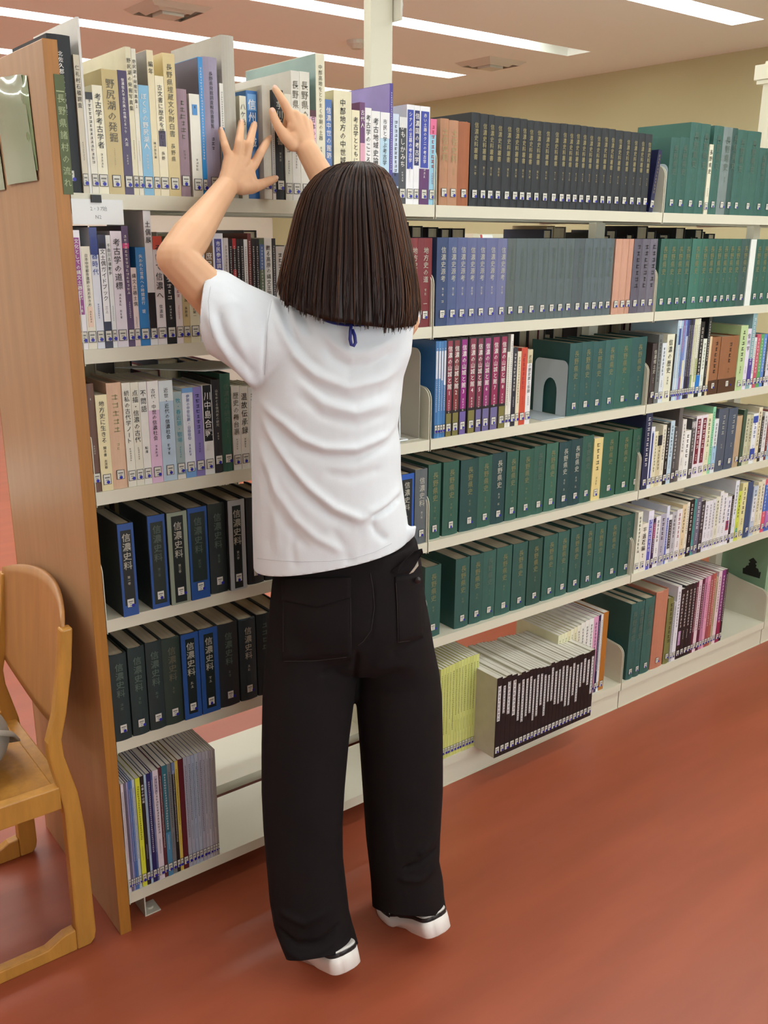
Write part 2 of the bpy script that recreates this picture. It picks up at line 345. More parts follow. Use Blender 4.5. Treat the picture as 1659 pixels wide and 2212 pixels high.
def make_book(x0, x1, y0, z0, h, col, kind, text='-', tc='k', dep=None, bands=(), lab=1, dot=1, label='', group=None, rot=0, lean=0, protrude=0, rag=0, side=None):
    wd = (x1 - x0) - .0006; hw = wd/2; nm, kn, cat = NM[kind]
    dep = dep or min(.215, h*(.72 if kind != 'j' else .71)); t = thing(nm, label, cat, ((x0+x1)/2, y0, z0), group)
    t.rotation_euler = (0, lean, rot)
    r = random.Random(int(x0*1e5) + int(z0*999)); m = cmat(col, kind)
    tk = min({'h': .0028, 'p': .0006, 'j': .0005}[kind], wd*.2); bul = (min(.0035, wd*.14) if kind == 'h' else 0)
    # cover: outline of spine and two boards, pulled up to the book's height
    n = 5 if bul else 1
    outer = [(-hw, dep)] + [(-hw + wd*i/n, (1-math.sin(PI*i/n))*bul) for i in range(n+1)] + [(hw, dep)]
    inner = [(-hw+tk, dep)] + [(-hw+tk + (wd-2*tk)*i/n, tk*1.1 + (1-math.sin(PI*i/n))*bul) for i in range(n+1)] + [(hw-tk, dep)]
    b = MB(); N = len(outer); vs = []
    for z in (0, h):
        for i, p in enumerate(outer):
            dz = rag*r.uniform(-.003, .001) if (z and 0 < i < N-1) else 0
            vs.append((p[0], p[1], z+dz))
        for i, p in enumerate(inner): vs.append((p[0], p[1], z))
    fs = []
    for i in range(N-1):
        a, c = i, i+1
        fs += [(a, c, 2*N+c, 2*N+a), (N+c, N+a, 3*N+a, 3*N+c), (c, a, N+a, N+c), (2*N+a, 2*N+c, 3*N+c, 3*N+a)]
    for i, q in ((0, 0), (N-1, 1)): fs.append((i, 2*N+i, 3*N+i, N+i) if q else (i, N+i, 3*N+i, 2*N+i))
    b.add(vs, fs); build(b, 'cover', m, t)
    top = .004 if kind == 'h' else .0012; fore = .005 if kind == 'h' else .0008
    b = MB(); b.box(-hw+tk*1.02, hw-tk*1.02, tk*1.15+bul, dep-fore, (.003 if kind == 'h' else .0003), h-top); build(b, 'pages', M_pg[kind], t)
    if side:
        b = MB(); b.box(-hw-.0003, -hw, .0008+bul, dep-.001, .001, h-.001); build(b, 'cover_print', mat('print_'+side, side, rough=.3, noise=.18, nscale=9), t)
    ys = -.0003
    for bi, (hc, a, c, ins) in enumerate(bands):
        ys -= .0004; b = MB(); i = ins*wd; b.box(-hw+.0002+i, hw-.0002-i, ys-.0003, ys+.0006+bul*.4*(i == 0), h*a, h*c); build(b, 'spine_band', mat('print_'+hc, hc, rough=.35), t)
    yt = ys-.0007
    lt = 0
    if text and text != '-':
        b = MB(); wm = min(wd*.64, .022)
        parts = text.split('/')
        spans = {1: [(.93, .27)], 2: [(.93, .42), (.38, .24)], 3: [(.94, .50), (.47, .36), (.33, .23)]}[len(parts)]
        if kind == 'h' and len(parts) > 1: spans = [(.90, .50), (.44, .34), (.30, .23)][:len(parts)]
        for pi, (s, (za, zb)) in enumerate(zip(parts, spans)):
            w_ = wm*(1 if pi == 0 else .5)
            if s == '~': marks(b, r.random(), 0, h*za, h*zb, max(w_*.8, .002), yt)
            else: text_col(b, s, 0, h*za, max(h*zb, h*za - len(s)*w_*1.5), w_, yt)
        if b.v: build(b, 'title', mat('ink_'+tc, TC[tc], rough=.45, metal=0), t)
    if lab:
        lw = min(wd*.86, .017); lh = .022 if kind != 'h' else .020
        zl = .024 if kind != 'h' else .030
        o = link('call_label', LAB, t, (0, yt+.0001, zl)); o.scale = (lw, 1, lh)
        if dot:
            o = link('dot_sticker', DOT, t, (r.uniform(.0, .25)*wd, yt-.0008, zl-.006)); ds = min(.007, wd*.8); o.scale = (ds, 1, ds)
    return t
def book_row(shelf, bayname, y0, spec, rev=False, group=None, prefix='', z=None):
    z = SZ[shelf] if z is None else z
    items = []; x = None
    for ln in spec.strip().split('\n'):
        for tok in ln.strip().split(';'):
            a = tok.split()
            if not a: continue
            if a[0][0] == '>': x = float(a[0][1:]); continue
            xr = float(a[0]); o = {}
            for q in a[5:] if len(a) > 5 else []:
                k, v = q.split('=', 1)
                if k == 'b': hc, s1, s2, *ins = v.split(','); o.setdefault('bands', []).append((hc, float(s1), float(s2), float(ins[0]) if ins else 0))
                elif k == 'side': o['side'] = v
                elif k == 'n': o['note'] = v.replace('_', ' ')
                else: o[{'d': 'dep', 'y': 'y', 'lab': 'lab', 'rag': 'rag', 'lean': 'lean'}[k]] = float(v)
            items.append((x, xr, float(a[1]), a[2], a[3] if len(a) > 3 else 'p', a[4] if len(a) > 4 else '-', o)); x = xr
    n = len(items)
    for i, (xa, xb, top, col, kt, text, o) in enumerate(items):
        kind = kt[0]; tc = kt[1] if len(kt) > 1 else 'k'
        yy = y0 + o.pop('y', 0); Xa, Xb = xline(xa, yy, z), xline(xb, yy, z)
        h = zcol(top, (Xa+Xb)/2, yy) - z
        cn = cname(col); k = (n - i) if rev else (i + 1)
        size = ('thick ' if Xb-Xa > .034 else 'slim ' if Xb-Xa < .010 else '')
        note = o.pop('note', None)
        look = note or (size + cn + ' ' + NM[kind][1] + (' with %s lettering' % TCN[tc] if text != '-' else ''))
        lb = '%s, %s from the %s, %s, %s' % (look, ordn(k), 'right' if rev else 'left', SHN[shelf], bayname)
        if lb.count(' ') + 1 > 16: lb = lb.replace(' with %s lettering' % TCN[tc], '')
        if lb.count(' ') + 1 > 16: lb = lb.replace(' from the ', ' from ')
        make_book(Xa, Xb, yy, z, h, col, kind, text, tc, label=lb, group=group or ('books on the %s, %s' % (SHN[shelf], bayname)), **o)
# ---- every row: right edge px of the spine foot, top px, colour, kind+ink, lettering, options
PB, MBY, RB = 'panel bay', 'middle bay', 'right bay'
book_row(0, PB, .004, '''
>130;179 74 1f2428 hw 北佐久郡の考古学的調査/八幡一郎 d=.2
>181;194 118 c9bfa6 pk 仁礼村石積調査/~;200 36 d6d4cc pk - d=.24 lab=0;215 199 ddd8c6 pk ~ b=1c1a1a,.93,1;237 184 e2dcc0 pk 考古学考古学者/~
271 150 bda970 pf 野尻湖の発掘/1962-1973 d=.19;290 152 3a2450 pw 信濃佐久平古氏族の性格とまつり/大沼/~;302 101 d8d0ae pk 野尻湖の発掘写真集/~ d=.24;312 105 dcd6c0 pk 野尻湖の発掘写真集2/~ d=.23
334 184 79aecb pw ぼくらの野尻湖人/~;348 108 ddd0a8 pk 編年/縄文弥生編 d=.22 side=8a847c;367 164 e6dcba pk 古文書に歴史を読む2/長野 b=3c2a48,.42,.55,.1
392 115 d3bf88 pf 長野県埋蔵文化財白書/長野県 d=.21;415 192 9a828c hf ~/~;>418;440 203 e0dccc pk -/~ b=3f86c4,.80,.9,.25;450 123 2b88c8 pw ~ d=.23 side=4a4258
481 123 9b92a6 hk 長野県発掘調査報告書要覧/~ d=.2;>483;491 180 e0ddd2 pk ~/~ b=2d7aa4,.3,.62,0;518 76 b7b2a4 h - d=.23 lab=0 n=tall_pale_grey_cloth_bound_volume
>524;538 207 d9d4bc pk 八ケ岳/~;561 196 2a68a6 pw 信州の城/~ b=6a9ccc,.82,.97,.08;>573;590 184 c4beae h - y=-.022 d=.17 n=pale_grey_book_being_pulled_forward_under_the_finger
597 260 dcdad4 pk ~ y=-.006;618 194 23272a hs 芋川氏文書/~;633 203 cdcab6 pk ~/~ d=.15;651 153 d2cec2 pf 長野県の考古学/~ d=.24;672 155 d6d2c4 pf 長野県の考古学/~ d=.24
685 238 e0b4c6 pk 日本の古代遺跡/50 b=4a1420,.93,1
704 116 dcd6ba pf 中部高地をとりまく中期の土器/~ d=.30 side=8fa7a0 n=tall_cream_exhibition_catalogue_with_blue-green_cover
718 215 4a6eaa pw 信濃中世の館跡/~;>722;760 196 ddd6b4 pk 中部地方の中世城館 n=thick_cream_boxed_volume;777 238 e4dcb8 pk 考古学とともに/~;788 221 6a3a6a pw 古代人/~ b=d8a0b0,.3,.6
802 233 e6e4e0 pk 考古学のこころ/~;820 240 e6e4e0 pk 考古地域史論/~;840 243 b4d2e2 pk 市民と学ぶ考古学/~ b=e6e6e4,.72,1
847 180 4a3f92 pw ~ d=.235 side=9182bc n=tall_violet_exhibition_catalogue;860 246 c6d4e4 pk ~ b=3a4468,.2,.35;876 253 3c3e40 pw かもしかみち/~ b=d8d8d4,.88,1;892 226 e6e6e6 pw シナノの王墓の考古学/~ b=2f3f9c,.36,.95,.1;904 228 e6e6e6 pw 信濃国の考古学/~ b=23255c,.40,.95,.08
925 230 e6e6e6 pw 赤い土器のクニの考古学/~ b=2f3f9c,.38,.95,.1 b=57225e,0,.37;939 257 8fc0d4 pr ~/~ b=d86a90,.82,1''')
book_row(0, MBY, .004, '''
>949;967 256 b0805f hy 土佐史料/~;988 260 b48565 hy 土佐史料/~;1012 263 9c5c38 h - rag=1 n=worn_rusty_brown_cloth_hardback
>1014;1033 243 24282b hy 信濃史料叢書/第一巻;1050 246 24282b hy 信濃史料叢書/第二巻;1064 248 24282b hy 信濃史料叢書/第三巻;1083 251 24282b hy 信濃史料叢書/第四巻;1103 253 24282b hy 信濃史料叢書/第五巻
1118 255 24282b hy 信濃史料叢書/第六巻;1133 257 24282b hy 信濃史料叢書/第七巻;1147 260 24282b hy 信濃史料叢書/第八巻;1166 262 24282b hy 信濃史料叢書/第九巻;1184 264 24282b hy 信濃史料叢書/第十巻
1204 266 24282b hy 信濃史料叢書/第十一巻;1218 267 24282b hy 信濃史料叢書/第十二巻;1232 269 24282b hy 信濃史料叢書/第十三巻;1246 270 24282b hy 信濃史料叢書/第十四巻;1260 272 24282b hy 信濃史料叢書/第十五巻
1275 274 24282b hy 信濃史料叢書/第十六巻;1291 276 24282b hy 信濃史料叢書/第十七巻;1306 277 24282b hy 信濃史料叢書/第十八巻;1320 279 24282b hy 信濃史料叢書/第十九巻;1338 282 24282b hy 信濃史料叢書/第二十巻
1354 284 24282b hy 信濃史料叢書/第二十一巻;1370 286 24282b hy 信濃史料叢書/第二十二巻;1384 288 24282b hy 信濃史料叢書/第二十三巻;1398 290 24282b hy 信濃史料叢書/第二十四巻
>1401;1409 322 23264a py ~ lean=.13 n=dark_blue_thin_book_leaning_on_the_bookend''', group='black gilt history set and its neighbours')
book_row(0, RB, .004, '''
>1438;1457 297 2f5a50 hd 長野県史/~;1477 297 2f5a50 hd 長野県史/~;1500 265 335f54 hd 長野県史/~ d=.2;1519 268 335f54 hd 長野県史/~ d=.2;1527 312 dcd8c0 pk 長野県史/~
1547 272 335f54 hd 長野県史/~;1566 275 75827f hd 長野県史/~ n=green_hardback_in_a_shiny_clear_wrapper;1577 277 2c4e46 hd 長野県史;1598 281 335f54 hd 長野県史/~;1627 284 335f54 hd 長野県史/~;1645 320 2f5a50 hd 長野県史/~;1664 321 2f5a50 hd 長野県史/~;1682 322 2f5a50 hd 長野県史/~''', group='green prefecture history set, top shelf')
book_row(1, PB, .004, '''
>175;192 497 e4dfe2 pw 文化としての縄文土器型式/川崎 b=8a2a7c,.30,.94,.12;211 532 e2ddc8 pk 日本中世都市遺跡の見方歩き方/~ b=e6c8b0,.22,.42,.2;228 491 d8dce4 pb 旧石器時代/~ b=2a3a7c,.78,1;245 507 1f2440 pk 縄文土偶ガイドブック/三上 b=e8e8e8,.24,.88,.06;255 508 dfe2e0 pk 千曲川古墳散歩/~
279 499 ded6de pk 考古学の道標/~/~;293 488 5a4868 pw ~/~ b=d04a80,.82,.86;305 578 e2d2cc pk 縄文土器土偶/~;326 534 2f7ab8 pw 失われた世界への時間旅行/堤;342 455 e2e2e2 pk 土偶展/DOGU b=1c1618,.06,.40;362 510 e4dfe0 pk そして信濃へ/信濃国 b=c8503c,.88,1
383 520 1f1f22 pw ~/~;398 520 e2dada pr ~/~;413 530 c8b888 pk ~/長野県;434 511 dcd6b8 pk ~/藤森栄一;450 515 dfdfe2 pk 日本の起源の謎/~
468 530 75583a pw 庶民の暮らし/~;490 504 dfdde2 pw 市民参加調査が文化を/~ b=4a4c8c,.3,.95,.15;501 514 c8c0bc pf ~;509 516 1f1f22 pw ~ b=8fb0b8,0,.45;517 515 a8383c pw ~ b=1f1f22,.7,.9;525 516 1f1f22 pw ~ b=9fb0b8,0,.45;533 516 1f1f22 pw ~ b=9fc0b8,0,.45
541 517 dcdad6 pk ~/~;549 504 6a2a24 pw ~;557 516 1f1f22 pw ~ b=9fb0b8,0,.45;565 516 1f1f22 pw ~ b=9fc0c8,0,.45;576 517 5a6c54 pw ~ b=4f6c9c,.7,.95;592 514 e2e2dc pk 甦る高原の縄文王国/~;600 515 2a2a2c pw ~;618 532 c6c2ba pk ~/~;634 530 b4b4ac pk ~''')
book_row(1, PB, .006, '''>886;902 514 7c3234 hs 地方史の道/~;932 514 74282c hs 地方史の道/~/一''', rev=True, group='pair of maroon hardbacks')
book_row(1, MBY, .004, '''
>942;966 513 34466a hs 信濃史源考/第一巻/~;986 513 4c5a82 hs 信濃史源考/第二巻;1006 513 565f88 hs 信濃史源考/第三巻;1027 514 5c638a hs 信濃史源考/第四巻;1047 514 5c638a hs 信濃史源考/第五巻;1071 514 62678e hs 信濃史源考/第六巻;1091 515 6a6e92 hs 信濃史源考/第七巻
1110 515 56605e hd 市村咸人全集/第一巻;1134 515 566262 hd 市村咸人全集/第二巻;1158 515 566262 hd 市村咸人全集/第三巻;1180 515 566262 hd 市村咸人全集/第四巻;1199 515 566262 hd 市村咸人全集/第五巻;1216 515 566262 hd 市村咸人全集/第六巻;1234 515 566262 hd 市村咸人全集/第七巻
1256 515 4e585a hd 市村咸人全集/第八巻;1273 515 566264 hd 市村咸人全集/第九巻;1288 515 566264 hd 市村咸人全集/第十巻;1302 515 566264 hd 市村咸人全集/第十一巻;1318 515 566264 hd 市村咸人全集/第十二巻
>1321;1335 516 c2927a h -;1349 516 c2927a h -;1359 516 be8e76 h -;>1360;1378 516 57525f h ~;1394 516 625d68 h ~;1410 516 6a6570 h ~''', group='cloth-bound sets on the second shelf')
book_row(1, RB, .004, '''
>1417;1434 516 2c5a4c hg 長野県史/~;1452 516 2c5a4c hg 長野県史/~;1466 516 2c5a4c hg 長野県史/~;1483 516 2c5a4c hg 長野県史/~;>1484;1505 516 376c5c hg 長野県史/~;1518 516 2f6252 hg 長野県史/~;1534 516 2c5a4c hg 長野県史/~;1549 516 2c5a4c hg 長野県史/~
1562 516 2c5a4c hg 長野県史/~;1575 516 2c5a4c hg 長野県史/~;1589 516 2c5a4c hg 長野県史/~;1607 516 33504a hg 長野県史/~;1619 517 dfe4dc p - lab=0 n=white_paper-wrapped_slim_volume;1634 517 2c5a4c hg 長野県史/~;1648 517 2c5a4c hg 長野県史/~;1664 517 2c5a4c hg 長野県史/~;1680 518 2c5a4c hg 長野県史/~''', group='green prefecture history set, second shelf')
book_row(2, PB, .004, '''
>202;221 829 6a4e42 hs -/~;246 853 ded2a4 pk 地方史に生きる/聞き書/志茂樹;>247;278 827 d6b294 hy ~/~;296 827 dedac8 pk 続私の古代学ノート/~;313 826 dcd8c4 pk 点描・信濃の古代/~;330 825 dfddd2 pk 不問語/鮎澤;354 823 dcb8d0 pk 古代・中世の信濃社会/~ b=e6e4dc,.72,1
384 822 b4c8d6 pk 近世・近代の信濃社会/~ b=d4dcdc,.8,1;402 846 9aaaa8 pt 牧・春近領・宿場/~ b=d8d4c8,0,.05;425 838 d8dce2 pb 伊那の中世伝説・山岳信仰/~ b=6f9ccc,0,.10 b=6f9ccc,.95,1;444 836 8478b4 pn ~/~;465 832 e2e2de pw 川中島合戦/半藤 b=17171a,.38,1,.08;484 820 1c1c20 hs 山をめぐる信州史の研究/~
506 807 2c5a48 hd 信濃史の研究/~ d=.21;523 834 dedcd4 pf 歴史の舞台裏/~;541 835 e0dcd0 pk 温故伝承録/~;560 836 dcdcd6 pk ~/~;578 836 c8c8c2 pk ~''')
book_row(2, MBY, .004, '''
>937;943 737 3b6ea2 jw ~ b=d8dade,.62,.9,.15;949 737 4a82b4 jw ~ b=d8dade,.62,.9,.15;954 737 4276aa jw ~ b=d8dade,.6,.9,.15;960 736 3b6ea2 jw ~ b=d8dade,.55,.9,.15
974 732 241c20 pw 信濃の山城と館1/~ b=8a3044,.27,.98,.14 b=77713c,0,.24,.1;989 731 241c20 pw 信濃の山城と館2/~ b=7a3034,.27,.98,.14 b=77713c,0,.24,.1;1005 729 241c20 pw 信濃の山城と館3/~ b=8e1f78,.27,.98,.14 b=6a5a98,0,.24,.1;>1007;1024 727 241c20 pw 信濃の山城と館4/~ b=823046,.27,.98,.14 b=77713c,0,.24,.1
1038 727 241c20 pw 信濃の山城と館5/~ b=7a2c44,.27,.98,.14 b=6a6490,0,.24,.1;1055 726 241c20 pw 信濃の山城と館6/~ b=8c3068,.27,.98,.14 b=6a6490,0,.24,.1;1073 724 241c20 pw 信濃の山城と館7/~ b=8c2450,.27,.98,.14 b=6a6490,0,.24,.1;1089 723 241c20 pw 信濃の山城と館8/~ b=8c264a,.27,.98,.14 b=77713c,0,.24,.1
1095 760 dcd8c8 pk ~;1101 722 dfdcd2 pk ~;1111 751 2a2a34 pw ~/~;1119 759 dcd2b4 pk ~;1132 751 c24a34 pr ~/~;1143 755 e0dedc pk 武田の歴史城と伝説/~ b=c8bc98,.82,1''')
book_row(2, MBY, .012, '''
>1224;1250 741 25504c hg 長野県史/~/~;1274 738 25504c hg 長野県史/~/~;1300 737 25504c hg 長野県史/~/~;1326 734 2d5a54 hg 長野県史/~/~;1357 731 2b5a4e hg 長野県史/~/~;1388 728 25504c hg 長野県史/~/~''', rev=True, group='green prefecture history set, third shelf')
book_row(2, RB, .004, '''
>1401;1411 742 40332f hs 信濃郷土史/~;1420 722 6f7270 pk ~;1429 741 d4dade pk ~/~;1445 722 dcdac2 pk 信濃の歴史/~;1449 722 26262a pw -
1453 692 b8cfdc jk ~;1457 692 d2dce2 jk ~ b=3f5a9c,.7,.9;1461 692 a8c2dc jk ~;1465 691 8a6a9c jw ~ b=5a76b8,.3,.6;1469 691 6f8cc8 jw ~ b=dcd6b0,.1,.5;1473 691 c2cce0 jk ~ b=3f4a90,.8,1;1477 690 2a2c4c jw ~;1481 690 1f1f26 jw ~;1485 690 3a3660 jw ~;1489 689 d6d6b4 jk ~ b=8aa070,.1,.3;1493 689 dedcc2 jk ~;1498 688 dcdccc jk ~ b=b8c08a,.2,.5
1507 695 202022 pw ~ b=2276c4,.05,.30;1515 732 dce2d2 pk ~/~;1521 681 242628 pw ~/~;1526 727 d8c29c p -;1547 728 8e5c38 h ~ b=4e3020,0,.25;>1548;1586 726 8e5c38 h ~/~ b=4e3020,0,.25;1601 703 b4ca94 pk ~/~;1609 710 dcd4e4 pk 信州学/~;1618 674 86a8ae pw ~ b=4a3c90,.1,.4;1623 729 dce0dc pk ~;1631 722 c2546a pw ~;1638 722 5aa05a pw ~;1645 722 5a86c8 pw ~;1649 722 20222c pw ~;1657 723 d8d4dc pk ~;1668 724 b8c0b4 pk ~;1680 724 c8b8a4 pk ~''')
book_row(3, PB, -.004, '''
>267;301 1131 1c2a2a hs 信濃史料/第一巻 b=2a508e,0,1,0 b=1b2626,.12,.93,.16;>330;367 1113 203032 hd 信濃史料/第二巻 b=2a508e,0,1,0 b=24302c,.05,.93,.14 y=.004;>371;413 1106 243030 hs 信濃史料/第三巻 b=8a9480,0,1,0 b=1a2422,.02,.96,.2;>414;455 1096 24302e hd 信濃史料/第四巻 b=2a508e,0,1,0 b=24302e,.20,.95,.12
>458;494 1088 212c2a hd 信濃史料/第五巻 y=.006 rag=1;>499;534 1080 20282a hs 信濃史料/第六巻 b=a4a8a8,0,1,0 b=1c2422,.02,.94,.24;>538;572 1074 25292b h ~/~ y=.008;>574;602 1070 25292b h ~ y=.01;>604;634 1066 23302c h ~ y=.01''', group='old history set in worn bindings, fourth shelf')
book_row(3, PB, .004, '''>862;892 1024 1f2c30 hs 信濃史料/第七巻 b=2a58a8,0,1,0 b=1d2a2c,.04,.93,.14;>896;922 1014 5c6264 hs 信濃史料/第八巻 rag=1 n=grey_hardback_in_a_worn_clear_wrapper''', rev=True, group='old history set, far end of the panel bay')
book_row(3, MBY, .014, '''
>924;951 1003 2a5446 hg 長野県史/~/~;>956;989 997 2a5446 hg 長野県史/~/~;>993;1031 992 1d4440 hg 長野県史/~/~;1060 985 2a5446 hg 長野県史/~/~;1089 978 173c3c hs 長野県史/~/~;>1091;1116 975 2a5446 hg 長野県史/~/~;>1118;1149 971 2a5446 hg 長野県史/~/~;1173 963 2a5446 hd 長野県史/~/~;>1175;1200 957 34604e hg 長野県史/~/~;>1202;1228 954 1c3f40 hs 長野県史/~/~;1252 948 173a3c hs 長野県史/~/~
1275 941 2a5446 hd 長野県史/~/~;1294 946 d8c486 pf ~/~;>1296;1328 934 25523e hg 長野県史/~/~;>1330;1358 930 25523e hg 長野県史/~/~;>1360;1379 926 25523e hd 長野県史/~''', group='green prefecture history set, fourth shelf')
book_row(3, RB, .004, '''
>1383;1396 888 2a3150 pw ~;1404 922 dadce4 pb ~ b=3c4680,.1,.9,.3;1412 932 dcd6b4 pk ~;1421 940 d0c4a0 pk ~ b=22242e,.8,1;1429 918 e0dac4 pk ~/~;1437 914 1c1c1e pw ~/~;1446 909 b8cdd8 pk ~/~;1455 922 4a484a pw ~/~;1463 881 5c5450 hf -;1471 906 dedad2 pk ~/~;1483 930 e4e2dc pk ~/~;1492 904 4c4a4c pw ~/~ b=a8a4a4,.85,.95
1504 898 dfd6da pw ~/~ b=742434,.22,.95,.2;1516 896 dfd6da pw ~/~ b=742434,.22,.95,.2;1526 894 dedcb8 pk ~/~;1532 879 8ccfa4 pk ~;1541 905 dce0e0 pk ~/~ b=9fc0d8,.1,.5;1562 882 4a5260 hs ~/~ rag=1;>1563;1582 881 465060 hs ~/~ rag=1;1594 898 b49a78 h -;1601 885 3c5444 pw -;1609 896 c4c2a4 pk ~/~;1616 896 b8b694 pk ~/~;1626 893 e2e4e6 pb ~/~ b=3a50a8,.82,.95 b=2f48a0,.1,.3;1634 880 dcd2b4 pk ~
1640 900 2c2c2e pw ~;1648 890 dcdad8 pk ~/~;1653 885 7a3434 pw ~;1662 884 a4c4d8 pk ~;1674 884 d8d4c8 pk ~''')
book_row(4, PB, -.002, '''
>251;287 1414 1c2c2c hd 信濃史料/~ rag=1.5;>290;325 1399 1d302f hd 信濃史料/~ rag=1.5;>327;361 1387 1c2c2c hd 信濃史料/~ rag=1.5;399 1378 22332a hf 信濃史料/~ rag=1.5;>400;437 1368 1e2a26 hs 信濃史料/~ b=2a508e,0,1,0 b=1b2624,.06,.94,.24;>438;477 1357 1e2a26 hs 信濃史料/~ b=2a508e,0,1,0 b=1b2624,.06,.94,.24;>478;520 1347 1a2224 hd 信濃史料/~
>523;558 1336 22343a hs 信濃史料/~ rag=1.5;>560;592 1326 1d2c30 hd ~/~;>594;628 1318 1d2c30 hd ~/~''', group='old history set in worn bindings, fifth shelf')
book_row(4, MBY, .014, '''
>917;951 1223 2a524a hg 長野県史/~;>982;1012 1206 2a524a hg 長野県史/~;>1014;1041 1198 2a524a hg 長野県史/~;1068 1190 30584e hd 長野県史/~;>1069;1102 1181 2c564c hg 長野県史/~;>1104;1135 1173 2a524a hg 長野県史/~;>1137;1167 1165 24483e hg 長野県史/~;>1170;1199 1156 2c564c hg 長野県史/~;>1200;1224 1148 30584e hg 長野県史/~;>1227;1252 1139 2a524a hg 長野県史/~;>1255;1278 1132 2a524a hg 長野県史/~
>1279;1303 1128 2c564c hg 長野県史/~;>1305;1333 1120 2a524a hg 長野県史/~;>1335;1363 1112 284e44 hd 長野県史/~''', rev=True, group='green prefecture history set, fifth shelf')
book_row(4, RB, .004, '''
>1368;1378 1106 dcdcc8 pk ~;1391 1131 e0dccc pk 平過疎編/~;1402 1103 dedcea pw ~ b=5a5cb4,0,.85,.2;1408 1120 3c2a50 pw ~ b=8a3060,.6,.9;1418 1115 e0dede pk ~/~;1430 1110 aaa6b4 pk ~/~;1436 1093 d8dcea pw ~ b=5a66b4,0,.8,.2;1443 1112 dedcdc pw ~ b=1f1f24,.3,.9,.1;1453 1105 b4b2b6 pk ~/~;1464 1100 dedada pr ~/~;1473 1090 dcc8a0 pk ~/~;1479 1085 e0dac8 pk ~/~;1489 1079 1b1c1e pw ~/~;1494 1078 4a9490 pk ~
1504 1075 6a687c pw ~/~;1513 1082 38363c pw ~/~;1522 1083 dedce2 pk ~/~;1529 1081 e0dee2 pk ~/~;1536 1078 dad8da pk ~/~;1544 1073 dcdac4 pk ~/~;1551 1061 e0dedc pk ~/~;1560 1066 e2e0e2 pk ~/~;1570 1073 e0dce2 pb ~ b=a04050,.3,.5,.2;1575 1070 2c2c2e pw ~/~;1583 1038 dcdee4 pk ~/~;1591 1061 c8d454 pk ~/~ b=4aa0a4,.18,.26,.3;1602 1043 dcd49c pf ~/~;>1604;1616 1041 3c4c70 h -;1625 1050 b8c4d4 pk ~/~ b=e0e0e0,.3,.8,.1;1632 1041 dcd4b4 pk ~/~
1640 1036 e0dac4 pk ~/~;1648 1035 d85a70 pw ~ b=3a66b8,.4,.9;1660 1035 3f66b4 pw ~ b=b070b0,.1,.4;1672 1034 d8d4c8 pk ~''')
# bottom shelf
book_row(5, PB, .003, '''
>279;285 1694 d8ccd0 jk ~;290 1692 6a6270 jk ~;294 1690 9a94b8 jk ~;298 1688 4c68a4 jw ~;302 1686 4a74b0 jw ~;308 1684 b8c4cc jk ~;>309;319 1681 d4d83c jk ~/~;327 1677 1a1a1c jw 木曽の中山道/~;332 1674 a8c0d4 jk ~;341 1671 20205a jw ~;345 1668 4c5a8a jw ~;357 1664 d8ccd4 jk ~/~ b=b4a8b8,.8,.95,.2
364 1658 5c2830 jw ~;375 1654 2f6a78 jw ~/~ b=4a86a8,0,.4;384 1650 74787a jk ~/~;391 1647 1e1e20 jw ~ b=6a80a8,.9,1;398 1644 d0b854 jk ~/~;409 1640 5a1c24 j -;417 1636 a8a8b4 jk ~;425 1633 a4aab8 jk ~/~;432 1631 a4b0c4 jk ~/~;440 1628 aab4c2 jk ~/~;448 1625 aaaab8 jk ~;455 1624 b4b4be jk ~/~;461 1622 bcbcc2 jk ~;466 1621 a8a4ac jk ~/~;471 1620 b0a8a4 jk ~;475 1619 98928c j -''', group='slim booklets on the bottom shelf of the panel bay')
book_row(5, MBY, .002, '''
>947;953 1446 c8cc74 jk ~;959 1443 ccd07a jk ~;965 1440 c8cc74 jk ~;971 1437 ccd07a jk ~/~;978 1434 ccd07a jk ~;984 1431 c8cc74 jk ~/~;990 1428 ccd07a jk ~/~;996 1425 d0d480 jk ~/~;1003 1422 ccd07a jk ~/~;1009 1419 ccd07a jk ~/~;1015 1417 c8cc74 jk ~/~;1021 1415 ccd07a jk ~/~;1028 1413 d0d480 jk ~/~''', rev=True, group='yellow-green booklets on the bottom shelf')
TAPE = 'journal bound in black tape with a white title strip'
s = '>1066'; _r = random.Random(3)
_e = [1078, 1087, 1098, 1110, 1118, 1127, 1135, 1143, 1150, 1158, 1166, 1174, 1181, 1189, 1197, 1204, 1212, 1220, 1227, 1235, 1243, 1250, 1258, 1266, 1275]
for i, x in enumerate(_e):
    top = 1466 - i*2.55 + _r.uniform(-3, 3); hi = _r.uniform(.86, .93); lo = hi - _r.uniform(.34, .6)
    s += ';%d %.0f %s %s ~ b=17171a,0,1,0 b=dcdad8,%.2f,%.2f,.24 d=.235' % (x, top, 'cbc6b0', 'jk', lo, hi)
book_row(5, MBY, -.085, s.replace(' b=dcdad8', ' n=black-taped_journal_jutting_over_the_shelf_edge b=dcdad8'), group='black-taped journals jutting out over the shelf edge')
book_row(5, MBY, .012, '''
>1196;1203 1372 dcd8b4 jf ~;1209 1369 dcd8b4 jf ~;1216 1366 dcd8b4 jf ~;1222 1363 dcd4aa jf ~;1229 1359 e0dcc0 jf ~;1236 1355 dcd8b4 jf ~;1244 1351 e0dcc8 jk ~/~;1253 1345 e2e0d6 jk ~/~;1262 1340 e2e0d8 jk ~/~;1271 1336 dfe0dc jk ~/~;1281 1332 d49ab8 jn ~/~;1286 1329 2a2a50 jw ~;1291 1327 dcdcdc jk ~;1302 1322 a86a28 j -''', rev=True, group='cream reports behind the black-taped journals')
